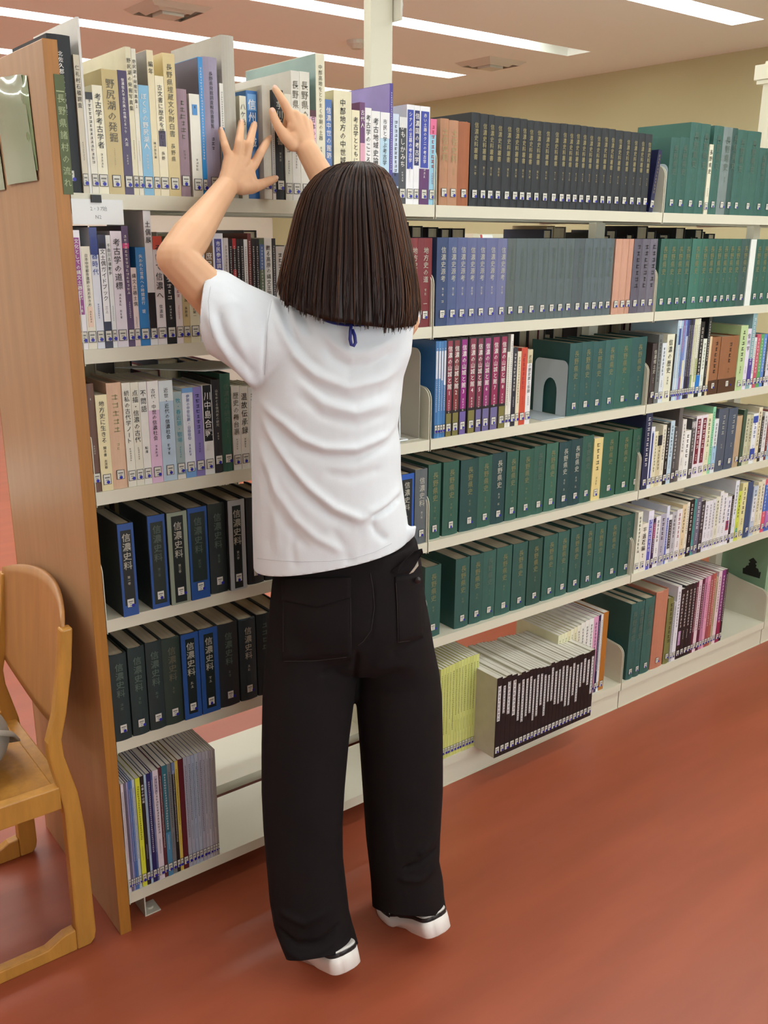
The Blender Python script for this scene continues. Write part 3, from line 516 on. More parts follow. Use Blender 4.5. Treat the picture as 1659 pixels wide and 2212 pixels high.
book_row(5, RB, .003, '''
>1352;1367 1304 2d5650 hd 長野県史/~;1381 1299 2d5650 hd 長野県史/~;>1382;1402 1291 335c54 hd 長野県史/~;>1404;1430 1276 b4745a h - rag=2 n=worn_terracotta_paper-wrapped_hardback;>1432;1444 1292 77743e h ~ rag=1;1449 1300 b4b4b8 jk ~;1457 1266 dcdae0 jk ~/~;1466 1272 231c22 jw ~/~ b=b08ab0,.2,.4,.2;1474 1264 1e1c20 jw ~/~;1482 1261 1c1a1e jw ~/~;1489 1259 26202a jw ~
1494 1257 5c2438 jw ~;1501 1253 dcc4cc jk ~;1507 1250 5a2038 jw ~;1513 1247 b87a98 jk ~;1519 1244 dc9cb4 jr ~/~;1525 1241 9a4c50 jw ~;1531 1238 a8584c jw ~;1536 1246 b0a080 jk ~;1543 1234 dfc8cc jk ~/~;1551 1231 7a2f70 jw ~ b=8c2048,0,.3;1556 1229 221c22 jw ~''', group='slim magazines on the bottom shelf, right bay')
# ================================================================ the far side of the shelving: books seen through the gaps
REAR = ['c8bfa0', 'b9b4a6', '6a2430', '2a3a52', '3c5a4c', 'd8d2c0', '8a8478', '24262c', 'c2b48c', '5a4a3c', '9aa4ac', 'd6d6d0']
rr = random.Random(11)
def rear(shelf, x0, x1, hmin, hmax, kind='h', wmin=.018, wmax=.045, cols=REAR, what='opposite side', name='top shelf'):
    x = x0; i = 0
    while True:
        wd = rr.uniform(wmin, wmax)
        if x + wd > x1: break
        h = rr.uniform(hmin, hmax); i += 1; c = rr.choice(cols)
        make_book(x, x+wd, BACK-.004, SZ[shelf], h, c, kind, '-', 'k', dep=rr.uniform(.15, .19), lab=0, rot=PI,
                  label='%s hardback with pages showing, %s from the left, %s, %s' % (cname(c), ordn(i), SHN[shelf].replace(' shelf', ' rear shelf'), what), group='books on the rear shelves')
        x += wd + (rr.uniform(0, .03) if rr.random() < .2 else .0008)
W3 = dict(wmin=.034, wmax=.062)
rear(0, .56, .80, .22, .27, cols=['d8cfa0', 'e0dcc8', 'd6cc98'], what='panel bay', **W3)
rear(1, .06, .62, .19, .262, what='panel bay', **W3)
rear(1, 1.0, 1.35, .24, .258, what='middle bay', cols=['2a2c2e', '36383a', '22262a'], **W3)
rear(1, 1.62, 1.77, .24, .26, what='middle bay', **W3)
rear(1, 1.84, 2.60, .22, .26, what='right bay', cols=['24303a', '3c4a48', '2a2c2e'], **W3)
rear(2, .10, .50, .18, .25, what='panel bay', **W3)
rear(2, 1.25, 1.78, .20, .25, what='middle bay', cols=['2a2c2e', '3c3a38', '6a2430', 'b9b4a6'], **W3)
rear(2, 1.84, 2.3, .2, .25, what='right bay', cols=['5a1c28', '4a4640', 'b9b4a6', '2a2c2e'], **W3)
rear(3, .03, .55, .18, .24, what='panel bay', **W3); rear(3, .95, 1.78, .18, .24, what='middle bay', **W3); rear(3, 1.84, 2.5, .18, .25, what='right bay', **W3)
rear(4, .95, 1.78, .17, .22, what='middle bay', **W3); rear(4, 1.84, 2.5, .18, .23, what='right bay', **W3)
rear(5, 1.84, 2.5, .24, .32, what='right bay', cols=['b9b4a6', '8a8478', '5a4a3c', 'd8d2c0'], **W3)
# tall album in the next bay, with a green cover and a castle silhouette
t = thing('picture_album', 'large green album with a black castle silhouette on its cover, beyond the empty shelf', 'album', (2.722, .03, SZ[5]))
b = MB(); b.box(0, .022, 0, .245, 0, .345); build(b, 'cover', mat('album_green', '87a888', rough=.4), t)
b = MB(); b.box(.002, .020, .004, .247, .003, .343); build(b, 'pages', M_pg['h'], t)
b = MB(); sil = [(-.034,0),(.034,0),(.036,.022),(.03,.022),(.03,.018),(.024,.03),(.014,.032),(.016,.04),(.01,.044),(.017,.05),(.0,.062),(-.017,.05),(-.01,.044),(-.016,.04),(-.014,.032),(-.022,.03),(-.028,.02),(-.036,.018)]
b.add([(-.0005, .065-p[0]*1.12, .165+p[1]*1.27) for p in sil], [tuple(range(len(sil)))]); build(b, 'castle_print', mat('ink_castle', '1d231f', rough=.5), t)

# ================================================================ bookends, paper, signs
def sheet_bookend(x, y0, z, label, wd=.13, h=.165, col='b9c4c8', rotz=0, hole=True):
    t = thing('bookend', label, 'bookend', (x, y0, z), 'metal bookends'); t.rotation_euler = (0, 0, rotz)
    n = 10; out = [(0, .002), (0, h-.02)] + [(.02-.02*math.cos(k*PI/2/5), h-.02+.02*math.sin(k*PI/2/5)) for k in range(1, 6)] + [(wd-.02+.02*math.sin(k*PI/2/5), h-.02+.02*math.cos(k*PI/2/5)) for k in range(0, 6)] + [(wd, .002)]
    c = wd/2; r = .027
    inn = [(c-r, .002)] + [(c-r*math.cos(k*PI/10), h*.42+r*1.5*math.sin(k*PI/10)) for k in range(11)] + [(c+r, .002)]
    b = MB()
    if hole:
        # outer outline and arch outline bridged strip by strip
        o2 = [out[min(int(i*(len(out)-1)/(len(inn)-1)+.5), len(out)-1)] for i in range(len(inn))]; o2[0] = out[0]; o2[-1] = out[-1]
        for yy in (0, .0012):
            b.add([(p[0], yy, p[1]) for p in o2] + [(p[0], yy, p[1]) for p in inn], [(i, i+1, len(inn)+i+1, len(inn)+i) for i in range(len(inn)-1)])
    else: b.prism(out, 'y', 0, .0012)
    build(b, 'upright_plate', mat('bookend_'+col, col, rough=.35), t)
    b = MB(); b.box(0, wd, -.10, 0, 0, .0015); build(b, 'foot_plate', mat('bookend_'+col, col, rough=.35), t)
    return t
xx = xline(1222, .01, SZ[2])
sheet_bookend(xx-.004, .14, SZ[2], 'white sheet-metal bookend with an arched cut-out holding the dark green set', rotz=-PI/2)
sheet_bookend(xline(1428, .02, SZ[0]), .14, SZ[0], 'grey bookend behind the leaning thin book at the end of the black set', rotz=-PI/2, h=.14, hole=False)
sheet_bookend(.882, .215, SZ[2], 'large grey sheet-metal bookend on the emptied end of the third shelf', rotz=-PI/2, wd=.19, h=.235, hole=False, col='b4b0a2')
# wire bookend
t = thing('wire_bookend', 'white bent-wire bookend standing on the empty part of the third shelf', 'bookend', (xline(880, .02, SZ[2]), .02, SZ[2]))
b = MB(); b.tube([(-.14, 0, .004), (-.006, 0, .004), (0, 0, .004), (0, .012, .004), (-.01, .02, .006), (-.014, .02, .13), (-.02, .02, .138), (-.02, .06, .138), (-.014, .06, .006), (-.14, .06, .004)], .0028, 8); build(b, 'bent_wire', mat('wire_white', 'd8dcdc', rough=.3), t, smooth=True)
# loose sheet on the third shelf, on top of the books
t = thing('paper_sheet', 'loose white sheet lying across the book tops on the third shelf', 'paper', (0, 0, 0))
h3 = .226; q = [(.265, .008), (.43, .004), (.36, .16), (.13, .17)]
b = MB(); b.loft([[(x, y, SZ[2]+h3+.001) for x, y in q], [(x, y, SZ[2]+h3+.0022) for x, y in q]]); build(b, 'sheet', M_paper, t)
# end sign of the row
t = thing('shelf_sign', 'white paper shelf number sign hanging under the top shelf edge', 'sign', (.0, -.0015, 1.602))
b = MB(); b.box(.001, .102, -.0005, .0005, 0, .046); build(b, 'card', M_paper, t)
b = MB(); text_row(b, '2-37始', .052, .029, .009, -.0009); text_row(b, 'N2', .052, .014, .009, -.0009); build(b, 'lettering', mat('ink_grey', '8a8f90'), t)
b = MB(); b.box(.039, .059, -.0035, -.0006, .040, .054); build(b, 'magnet', M_black, t)
# green laminated signs
M_lam = mat('laminate_green', '8fa688', rough=.12, coat=1.0, bump=.6, bscale=14); M_lam2 = mat('laminate_green_deep', '6c8f5c', rough=.2, coat=1.0)
M_lamx = mat('laminate_dark', '4f5c2e', rough=.5)
def lam(name, label, yz, x, m, m2=None):
    t = thing(name, label, 'sign', (0, 0, 0)); b = MB()
    n = 8; g = []
    for i in range(n+1):
        for j in range(n+1):
            u, v = i/n, j/n
            y = (yz[0][0]*(1-u)+yz[1][0]*u)*(1-v) + (yz[3][0]*(1-u)+yz[2][0]*u)*v; z = (yz[0][1]*(1-u)+yz[1][1]*u)*(1-v) + (yz[3][1]*(1-u)+yz[2][1]*u)*v
            g.append((x - .0015 - .004*math.sin(u*PI)*abs(math.sin(v*2.2*PI))*.6, y, z))
    b.add(g, [(i*(n+1)+j, i*(n+1)+j+1, (i+1)*(n+1)+j+1, (i+1)*(n+1)+j) for i in range(n) for j in range(n)])
    build(b, 'laminated_sheet', m, t, smooth=True); return t
t = lam('laminated_sign', 'pale green laminated notice hanging on the wooden end panel, its film shining', [(.300, 1.885), (.118, 1.872), (.082, 1.682), (.272, 1.680)], -.029, M_lam)
t2 = lam('laminated_sign', 'deeper green laminated strip behind the pale notice on the end panel', [(.16, 1.876), (.092, 1.867), (.078, 1.70), (.15, 1.70)], -.0275, M_lam2)
t2 = lam('laminated_sign', 'green laminated notice at the very edge of the picture, on the end panel', [(.52, 1.86), (.315, 1.86), (.292, 1.672), (.50, 1.67)], -.029, M_lam)
# narrow green sign hanging at the panel's inner edge, beside the black volume
t = thing('hanging_sign', 'narrow dark green vertical sign between the end panel and the black volume', 'sign', (-.0125, -.004, 1.655))
b = MB(); b.box(0, .0185, -.0008, 0, 0, .205); build(b, 'laminated_strip', M_lamx, t)
b = MB(); text_col(b, '長野県諸村の流れ', .0095, .175, .01, .012, -.0014); build(b, 'lettering', mat('ink_olive', 'a4ad80'), t)
b = MB(); b.box(.002, .0165, -.0012, -.0006, .176, .178); build(b, 'stripe', mat('ink_olive', 'a4ad80'), t)

# ================================================================ chair by the panel: faces -x, back to the shelves
M_seat = M_wood_c
t = thing('reading_chair', 'honey-coloured wooden sled-base armless chair beside the end panel', 'chair', (-.10, .235, 0))
W2 = .21                    # half distance between the two side frames
def side(s):
    y = s*W2; th = .014
    # rear post: S-shaped board
    prof = [(-.012, .0), (.008, .0), (.018, .012), (.022, .03), (.020, .30), (.012, .40), (-.010, .50), (-.012, .54), (.004, .60), (.024, .70), (.034, .79), (.010, .79), (.0, .72), (-.022, .60), (-.042, .54), (-.042, .50), (-.030, .43), (-.022, .36), (-.024, .03), (-.024, .0)]
    b = MB(); b.prism(prof, 'y', y-th, y+th); build(b, 'rear_leg', M_wood_c, t, bevel=.004)
    b = MB(); b.prism([(-.024, 0), (-.024, .055), (-.05, .052), (-.09, .032), (-.40, .032), (-.44, .05), (-.46, .05), (-.46, 0)], 'y', y-th*.95, y+th*.95); build(b, 'floor_rail', M_wood_c, t, bevel=.003)
    b = MB(); b.prism([(-.026, .375), (-.026, .43), (-.42, .43), (-.42, .375)], 'y', y-th*.95, y+th*.95); build(b, 'seat_rail', M_wood_c, t, bevel=.003)
    b = MB(); b.prism([(-.46, 0), (-.42, 0), (-.42, .43), (-.46, .43)], 'y', y-th, y+th); build(b, 'front_leg', M_wood_c, t, bevel=.005)
side(-1); side(1)
b = MB(); b.box(-.44, -.03, -W2+.014, W2-.014, .405, .420); build(b, 'seat', M_wood_c, t, bevel=.004)
# curved plywood back
rings = []; nv = 14
for i in range(17):
    u = i/16*2-1; y = u*(W2-.004); bow = .035*(1-u*u)
    top = .805 + .036*(1-abs(u)**2.2) - (.0 if abs(u) < .95 else .0); bot = .575 - .085*(1-abs(u)**2.0)
    col = []
    for th in (-.005, .005):
        rng = range(nv+1) if th < 0 else range(nv, -1, -1)
        for k in rng:
            z = bot + (top-bot)*k/nv; x = .002 + bow + (z-.55)*.10 + th - .008
            col.append((x, y, z))
    rings.append(col)
b = MB(); b.loft(rings); me = b.mesh('backrest', M_wood_p, True); recalc(me); o = link('backrest', me, t)
b = MB(); b.box(-.025, .005, -W2, W2, .355, .40); build(b, 'rear_cross_rail', M_wood_c, t, bevel=.003)
# grey cloth bag on the seat
def lumpy(mb, c, r, seed, n=48, m=32, amp=.12):
    rg = random.Random(seed); dirs = [(np.array([rg.gauss(0, 1), rg.gauss(0, 1), rg.gauss(0, 1)]), rg.uniform(2, 7), rg.uniform(0, 6)) for _ in range(14)]
    for i in range(1, m):
        pass
    rings = []
    for i in range(1, m):
        ph = PI*i/m; ring = []
        for k in range(n):
            d = np.array([math.sin(ph)*math.cos(2*PI*k/n), math.sin(ph)*math.sin(2*PI*k/n), -math.cos(ph)])
            f = 1 + amp*sum(abs(math.sin((d @ q[0])*q[1]/2+q[2]))**.5*.28-.2 for q in dirs)/2.2
            p = np.array(c) + d*np.array(r)*f; p[2] = max(p[2], c[2]-r[2]*.75); ring.append(p)
        rings.append(ring)
    mb.loft(rings)
t = thing('cloth_bag', 'crumpled grey cloth bag lying on the chair seat', 'bag', (-.30, .23, .420))
b = MB(); lumpy(b, (0, 0, .075), (.13, .14, .085), 4); build(b, 'bag_body', mat('grey_cloth', '9a958a', rough=.95, bump=.4, bscale=500, noise=.06, nscale=20), t, smooth=True)
b = MB(); b.tube([(.02, -.10, .12), (.07, -.11, .13), (.12, -.09, .10), (.14, -.04, .06), (.135, .02, .03), (.11, .06, .02)], .012, 8, rz=.35); build(b, 'handle', mat('grey_cloth', '9a958a'), t, smooth=True)
# desk beyond the chair
t = thing('reading_desk', 'pale-topped wooden reading desk seen past the end panel', 'desk', (-.55, 1.62, 0))
b = MB(); b.box(-.6, .45, -.35, .35, .71, .725); build(b, 'desk_top', mat('desk_top', 'e6e2d8', rough=.35), t, bevel=.002)
b = MB(); b.box(-.6, .449, -.349, .349, .66, .709); build(b, 'apron', M_wood_c, t)
for sx in (-.57, .42):
    for sy in (-.32, .32): b = MB(); b.box(sx-.025, sx+.025, sy-.025, sy+.025, 0, .66); build(b, 'leg', M_wood_e, t, bevel=.003)
# leaflet stand beyond the shelves
t = thing('leaflet_rack', 'cream leaflet rack seen through the gap above the second shelf', 'rack', (3.1, 1.9, 0))
b = MB(); b.box(-.5, .5, .10, .13, 0, 1.6); b.box(-.5, -.47, -.2, .1, 0, 1.6); b.box(.47, .5, -.2, .1, 0, 1.6)
for z in (.5, .8, 1.1, 1.38): b.box(-.47, .47, -.12, .10, z, z+.02)
build(b, 'rack_frame', M_metal, t)
for i in range(5):
    o = thing('leaflet', 'white and red leaflet, %s in the rack behind the shelves' % ordn(i+1), 'leaflet', (2.72+i*.17, 1.86, 1.402), 'leaflets in the rack'); o.rotation_euler = (-.25, .0, 0)
    b = MB(); b.box(-.045, .045, 0, .003, 0, .2); build(b, 'sheet', M_paper, o)
    b = MB(); b.box(-.045, -.03, -.001, 0, 0, .2); b.box(-.02, .035, -.001, 0, .15, .17); build(b, 'red_print', mat('ink_red', 'b84a48'), o)
# ================================================================ the reader
R0 = np.array([math.cos(YAW), -math.sin(YAW), 0.]); F0 = np.array([math.sin(YAW), math.cos(YAW), 0.]); Z0 = np.array([0, 0, 1.])
def remesh(mb, name, voxel, smooth=4, fac=.5):
    me = mb.mesh('tmp', []); recalc(me); o = bpy.data.objects.new('tmp', me); C.objects.link(o)
    m = o.modifiers.new('r', 'REMESH'); m.mode = 'VOXEL'; m.voxel_size = voxel; m.adaptivity = 0
    s = o.modifiers.new('s', 'SMOOTH'); s.iterations = smooth; s.factor = fac
    dg = bpy.context.evaluated_depsgraph_get(); out = bpy.data.meshes.new_from_object(o.evaluated_get(dg)); out.name = name
    bpy.data.objects.remove(o); bpy.data.meshes.remove(me)
    out.polygons.foreach_set('use_smooth', [True]*len(out.polygons)); return out
def verts(me):
    a = np.empty(len(me.vertices)*3); me.vertices.foreach_get('co', a); return a.reshape(-1, 3)
def norms(me):
    a = np.empty(len(me.vertices)*3); me.vertex_normals.foreach_get('vector', a); return a.reshape(-1, 3)
def setv(me, v): me.vertices.foreach_set('co', v.ravel()); me.update()
def chain(mb, pts, rs, n=14):
    """tapered limb: sections between balls"""
    pts = [np.array(p) for p in pts]
    for i in range(len(pts)-1):
        k = 4; mb.tube([pts[i] + (pts[i+1]-pts[i])*j/k for j in range(k+1)], [rs[i] + (rs[i+1]-rs[i])*j/k for j in range(k+1)], n)
    for p, r in zip(pts, rs): mb.ball(p, r, 14, 8)
def ring_px(l, r, py, d, hd, n=32, tilt=0, grow=1.0, sq=2.0):
    c = at((l+r)/2, py, d); hw = (r-l)/2*d/FPX*grow; out = []
    for k in range(n):
        a = 2*PI*k/n; ca, sa = math.cos(a), math.sin(a)
        ca = math.copysign(abs(ca)**(2/sq), ca); sa = math.copysign(abs(sa)**(2/sq), sa)
        out.append(c + R0*hw*ca + F0*hd*grow*sa + Z0*tilt*ca)
    return out
SK = mat('skin', 'deae88', rough=.48, sub=.12, noise=.03, nscale=18, spec=.35)
reader = thing('person', 'reader with brown bob, white T-shirt and dark trousers reaching for a top-shelf book', 'person', (.42, -.36, 0))
def child(name, me, parent=None):
    o = bpy.data.objects.new(name, me); C.objects.link(o); o.parent = parent or reader
    o.matrix_parent_inverse = Matrix.Translation((-.42, .36, 0)); return o

# ---- joints
J = {k: np.array(v) for k, v in dict(
    shL=at(562, 738, 1.81), elL=at(380, 558, 1.715), wrL=at(487, 407, 1.865),
    shR=at(858, 690, 1.87), elR=at(785, 545, 1.95), neck=at(768, 680, 1.81), head=at(762, 492, 1.785),
    hipL=at(675, 1300, 2.01), hipR=at(830, 1300, 2.04), knL=at(662, 1650, 2.05), knR=at(866, 1640, 2.12)).items()}
J['anL'] = at(692, 2000, 2.115); J['anR'] = at(880, 1925, 2.215)
body = MB()
# torso
TOR = [(640, 690, 800, 1.815, .045), (680, 620, 860, 1.83, .06), (730, 600, 872, 1.85, .08), (800, 590, 860, 1.86, .095), (900, 590, 850, 1.88, .095), (1000, 600, 840, 1.92, .09), (1080, 600, 850, 1.95, .09), (1180, 596, 885, 1.98, .10), (1280, 600, 905, 2.01, .11), (1340, 604, 915, 2.03, .10)]
body.loft([ring_px(l, r, py, d, hd, 28) for py, l, r, d, hd in TOR])
chain(body, [J['neck'] - Z0*.05, J['neck'], J['head'] - Z0*.06 + F0*.01], [.062, .050, .050])
# head: cranium, face, jaw
FY = math.radians(14); HF = np.array([math.sin(FY)*.97, math.cos(FY)*.97, .24]); HF /= np.linalg.norm(HF); HR = np.array([math.cos(FY), -math.sin(FY), 0]); HU = np.cross(HR, HF)
HA = [HR, HF, HU]; H = J['head']
def hp(x, y, z): return H + HR*x + HF*y + HU*z
body.ball(hp(0, -.012, .012), (.073, .088, .083), 28, 18, HA); body.ball(hp(0, .02, -.03), (.062, .066, .075), 24, 16, HA); body.ball(hp(0, .048, -.085), (.036, .032, .028), 16, 10, HA)
chain(body, [hp(0, .084, -.012), hp(0, .098, -.04)], [.008, .012]); body.ball(hp(-.010, .092, -.042), .007, 10, 6); body.ball(hp(.010, .092, -.042), .007, 10, 6)
body.ball(hp(0, .080, -.066), (.024, .012, .0055), 14, 8, HA); body.ball(hp(0, .078, -.075), (.020, .012, .0065), 14, 8, HA)
for s in (-1, 1):
    body.ball(hp(s*.074, -.006, -.020), (.008, .017, .030), 14, 10, HA); body.ball(hp(s*.032, .066, -.008), (.017, .012, .009), 12, 8, HA)
    body.ball(hp(s*.036, .062, -.038), (.022, .018, .018), 12, 8, HA)
# legs
for s in 'LR':
    k = J['kn'+s]; a = J['an'+s]; chain(body, [J['hip'+s], (J['hip'+s]+k)/2, k, k*.6+a*.4, a], [.080, .070, .050, .046, .034])
# left arm
chain(body, [J['neck'] - Z0*.06, J['shL']], [.04, .045])
chain(body, [J['shL'], J['shL']*.55+J['elL']*.45 - Z0*.006, J['elL']], [.045, .0435, .0365])
chain(body, [J['elL'], J['elL']*.72+J['wrL']*.28, J['wrL']*.75+J['elL']*.25, J['wrL']], [.0365, .0375, .027, .0235])
# left hand spread on the spines: (px, py, plane y, radius)
def Hp(px, py, y): return ony(px, py, y)
W = J['wrL']
palm = [(494, 340, -.042, .0105), (512, 341, -.045, .0115), (530, 345, -.045, .0115), (548, 356, -.042, .011)]
for (px, py, y, r) in palm:
    m = Hp(px, py, y); chain(body, [W*.9+m*.1, W*.45+m*.55, m], [.0185, .0135, r], 12)
chain(body, [Hp(500, 372, -.047), Hp(518, 368, -.05), Hp(536, 378, -.047)], [.012, .013, .012]); chain(body, [Hp(500, 392, -.055), Hp(534, 392, -.052)], [.015, .015])
FING = [  # pinky, ring, middle, index
    [(494, 340, -.042, .0098), (487, 318, -.040, .0088), (481, 297, -.026, .0078), (477, 282, -.012, .0066)],
    [(512, 341, -.045, .0108), (516, 310, -.046, .0093), (519, 285, -.030, .0084), (521, 265, -.012, .0072)],
    [(530, 345, -.045, .0108), (538, 313, -.047, .0095), (544, 288, -.030, .0085), (549, 270, -.012, .0073)],
    [(548, 356, -.042, .0105), (562, 331, -.043, .0093), (573, 312, -.030, .0084), (581, 298, -.012, .0071)]]
for f in FING: chain(body, [Hp(*q[:3]) for q in f], [q[3] for q in f], 12)
TH = [(520, 404, -.060, .0165), (544, 403, -.050, .0150), (565, 398, -.034, .0108), (582, 391, -.022, .0096), (594, 386, -.016, .0078)]
chain(body, [Hp(*q[:3]) for q in TH], [q[3] for q in TH], 12); chain(body, [Hp(545, 402, -.048), Hp(540, 375, -.046)], [.0135, .012])
# right forearm and hand pulling the grey book
WR = ony(664, 325, -.075); J['wrR'] = WR
chain(body, [J['neck'] - Z0*.045, J['shR']], [.04, .045]); chain(body, [J['shR'], J['elR']], [.046, .037])
chain(body, [J['elR'], J['elR']*.7+WR*.3, WR*.78+J['elR']*.22, WR], [.037, .036, .0265, .0235])
RP = [(624, 244, -.050, .0112), (639, 249, -.056, .0112), (654, 256, -.058, .0108), (666, 267, -.056, .0102)]
for (px, py, y, r) in RP:
    m = Hp(px, py, y); chain(body, [WR*.88+m*.12, WR*.45+m*.55, m], [.0185, .0138, r], 12)
chain(body, [Hp(632, 275, -.056), Hp(655, 283, -.058)], [.013, .013]); chain(body, [Hp(636, 300, -.062), Hp(662, 303, -.062)], [.014, .014])
F = [(624, 244, -.050, .0112), (613, 222, -.050, .0094), (603, 205, -.040, .0086), (594, 192, -.030, .0074)]
chain(body, [Hp(*q[:3]) for q in F], [q[3] for q in F], 12)
for (px, py, y, r), (dx, dy) in zip(RP[1:], ((-16, -4), (-10, 2), (-7, 6))):     # curled fingers folding in behind the palm
    chain(body, [Hp(px, py, y), Hp(px+dx, py+dy+4, y+.022), Hp(px+dx-5, py+dy+26, y+.034), Hp(px+dx-2, py+dy+42, y+.026)], [r, .0095, .0085, .0075], 12)
T = [(632, 312, -.062, .0150), (616, 296, -.056, .0130), (601, 274, -.050, .0102), (592, 254, -.044, .0092), (588, 240, -.040, .0078)]
chain(body, [Hp(*q[:3]) for q in T], [q[3] for q in T], 12)
bme = remesh(body, 'body', .0024, 9, .5); bme.materials.append(SK); child('body', bme)
M_nail = mat('nail', 'e8bda4', rough=.25)
def nail(a, b_, r):
    a, b_ = Hp(*a), Hp(*b_); t = (b_-a)/np.linalg.norm(b_-a); n = -F0*.6 - np.array([0, .8, 0])*1 + Z0*.3; n -= t*(n@t); n /= np.linalg.norm(n); s = np.cross(t, n)
    b = MB(); b.ball(b_ + n*r*.80 - t*r*.15, (r*.62, r*.85, r*.22), 12, 8, [s, t, n]); child('fingernail', b.mesh('fingernail', M_nail, True))
for f in FING + [TH]: nail(f[-2][:3], f[-1][:3], f[-1][3])
nail(F[-2][:3], F[-1][:3], F[-1][3]); nail(T[-2][:3], T[-1][:3], T[-1][3])
for s in (-1, 1):
    e = MB(); e.ball(hp(s*.031, .0715, -.008), (.011, .0075, .0055), 14, 10, HA); eo = child('eye', e.mesh('eye', mat('eye_white', 'e8e4e0', rough=.2), True))
    e = MB(); e.ball(hp(s*.031, .0775, -.008), (.0048, .0026, .0048), 12, 8, HA); child('iris', e.mesh('iris', mat('iris_brown', '2a1a12', rough=.1), True))
    e = MB(); e.tube([hp(s*.016, .079, .012), hp(s*.032, .078, .017), hp(s*.048, .068, .012)], [.002, .0028, .0012], 8); child('eyebrow', e.mesh('eyebrow', mat('hair_dark', '2b1c15', rough=.4), True))
e = MB(); e.ball(hp(0, .084, -.070), (.019, .008, .0065), 14, 8, HA); child('lips', e.mesh('lips', mat('lips', 'b86a60', rough=.35), True))

# ---- T-shirt
sh = MB()
TS = [(640, 640, 800, 1.82, .05), (662, 590, 868, 1.83, .078), (700, 573, 894, 1.84, .10), (760, 556, 889, 1.855, .118), (812, 548, 872, 1.87, .125), (864, 545, 867, 1.88, .128), (918, 544, 859, 1.895, .128), (965, 544, 866, 1.91, .13), (1016, 545, 866, 1.925, .132), (1066, 546, 872, 1.94, .135), (1134, 547, 882, 1.965, .14), (1200, 549, 882, 1.985, .145), (1260, 551, 884, 2.005, .146)]
sh.loft([ring_px(l, r, py, d, hd, 40, sq=2.3) for py, l, r, d, hd in TS])
def sleeve(rs, n=28):
    rings = []
    for (px, py, d, hu, hd, tx) in rs:      # centre, half height, half depth, sideways shear of the opening
        c = at(px, py, d); u = Z0*hu; f = F0*hd; ring = []
        for k in range(n):
            a = 2*PI*k/n; ring.append(c + u*math.cos(a) + f*math.sin(a) + R0*tx*math.cos(a))
        rings.append(ring)
    sh.loft(rings)
pxm = 1.8/FPX
sleeve([(440, 676, 1.765, 86*pxm, .068, -.008), (470, 682, 1.77, 98*pxm, .072, -.008), (500, 696, 1.785, 107*pxm, .08, -.008), (540, 727, 1.81, 113*pxm, .087, -.004), (585, 742, 1.835, 107*pxm, .09, 0), (640, 750, 1.84, 90*pxm, .09, 0)])
sleeve([(868, 640, 1.91, 20*pxm, .03, 0), (862, 650, 1.91, 40*pxm, .045, 0), (850, 690, 1.89, 60*pxm, .07, 0), (830, 730, 1.87, 75*pxm, .08, 0)])
chain(sh, [J['shR']*.9+J['elR']*.1, J['shR']*.25+J['elR']*.75], [.058, .062])
chain(sh, [at(850, 1165, 1.95), at(884, 1150, 1.94), at(896, 1139, 1.935)], [.03, .014, .005])
tme = remesh(sh, 't_shirt', .0042, 7, .5)
# folds: each a path over the back, in (sideways, height) metres, with depth and width
def sz(px, py): p = at(px, py, 1.76 + (py-650)/600*.11); return (p @ R0, p[2])
FOLDS = [
 ([(561,864),(585,884),(619,906),(657,938),(704,958),(771,962),(832,943),(862,918)], .0085, .0085), ([(561,890),(600,925),(650,962),(704,978),(771,982),(832,962),(858,940)], -.007, .011),
 ([(562,884),(589,941),(630,997),(670,1043),(724,1087),(781,1114),(839,1098)], .0085, .009), ([(562,915),(585,965),(622,1016),(665,1064),(715,1106),(770,1134)], -.008, .011),
 ([(559,958),(575,1000),(603,1060),(640,1112),(687,1153),(754,1188)], .0055, .009), ([(556,1000),(580,1070),(620,1130),(670,1180)], -.004, .010),
 ([(582,640),(600,680),(620,724),(643,763),(687,803),(754,830),(822,817),(873,788)], .0085, .010), ([(600,640),(618,690),(640,738),(670,772),(700,790)], -.006, .010),
 ([(702,738),(724,769),(758,788),(805,784),(866,752)], -.010, .011), ([(700,712),(722,740),(745,752),(790,758),(860,730)], .004, .009),
 ([(640,790),(680,830),(724,850),(771,860),(850,838)], -.005, .010), ([(650,812),(700,860),(771,884),(845,866)], .005, .009), ([(640,840),(700,890),(771,908),(850,892)], -.0045, .010),
 ([(798,1116),(835,1104),(870,1086)], -.012, .007), ([(790,1102),(835,1088),(868,1070)], .006, .008), ([(803,1122),(815,1150),(838,1172)], -.008, .007), ([(700,1010),(760,1024),(830,1012)], -.0035, .010),
 ([(464,655),(470,690),(484,731),(518,792),(552,838)], .0085, .008), ([(480,655),(494,715),(522,765),(556,812)], -.007, .010), ([(500,632),(512,690),(540,760)], .004, .012), ([(520,650),(530,720),(556,790)], -.0035, .012),
 ([(584,638),(577,690),(575,760),(571,820)], -.004, .003), ([(625,655),(640,700),(655,735)], .007, .008), ([(642,648),(660,690),(672,720)], -.006, .007),
 ([(640,1120),(632,1180),(640,1225)], -.003, .008), ([(590,1010),(600,1100),(602,1200)], .0035, .010), ([(570,1000),(576,1100),(578,1200)], -.003, .010), ([(720,1130),(745,1180),(760,1215)], -.0035, .010), ([(850,640),(862,680),(868,720)], -.004, .006)]
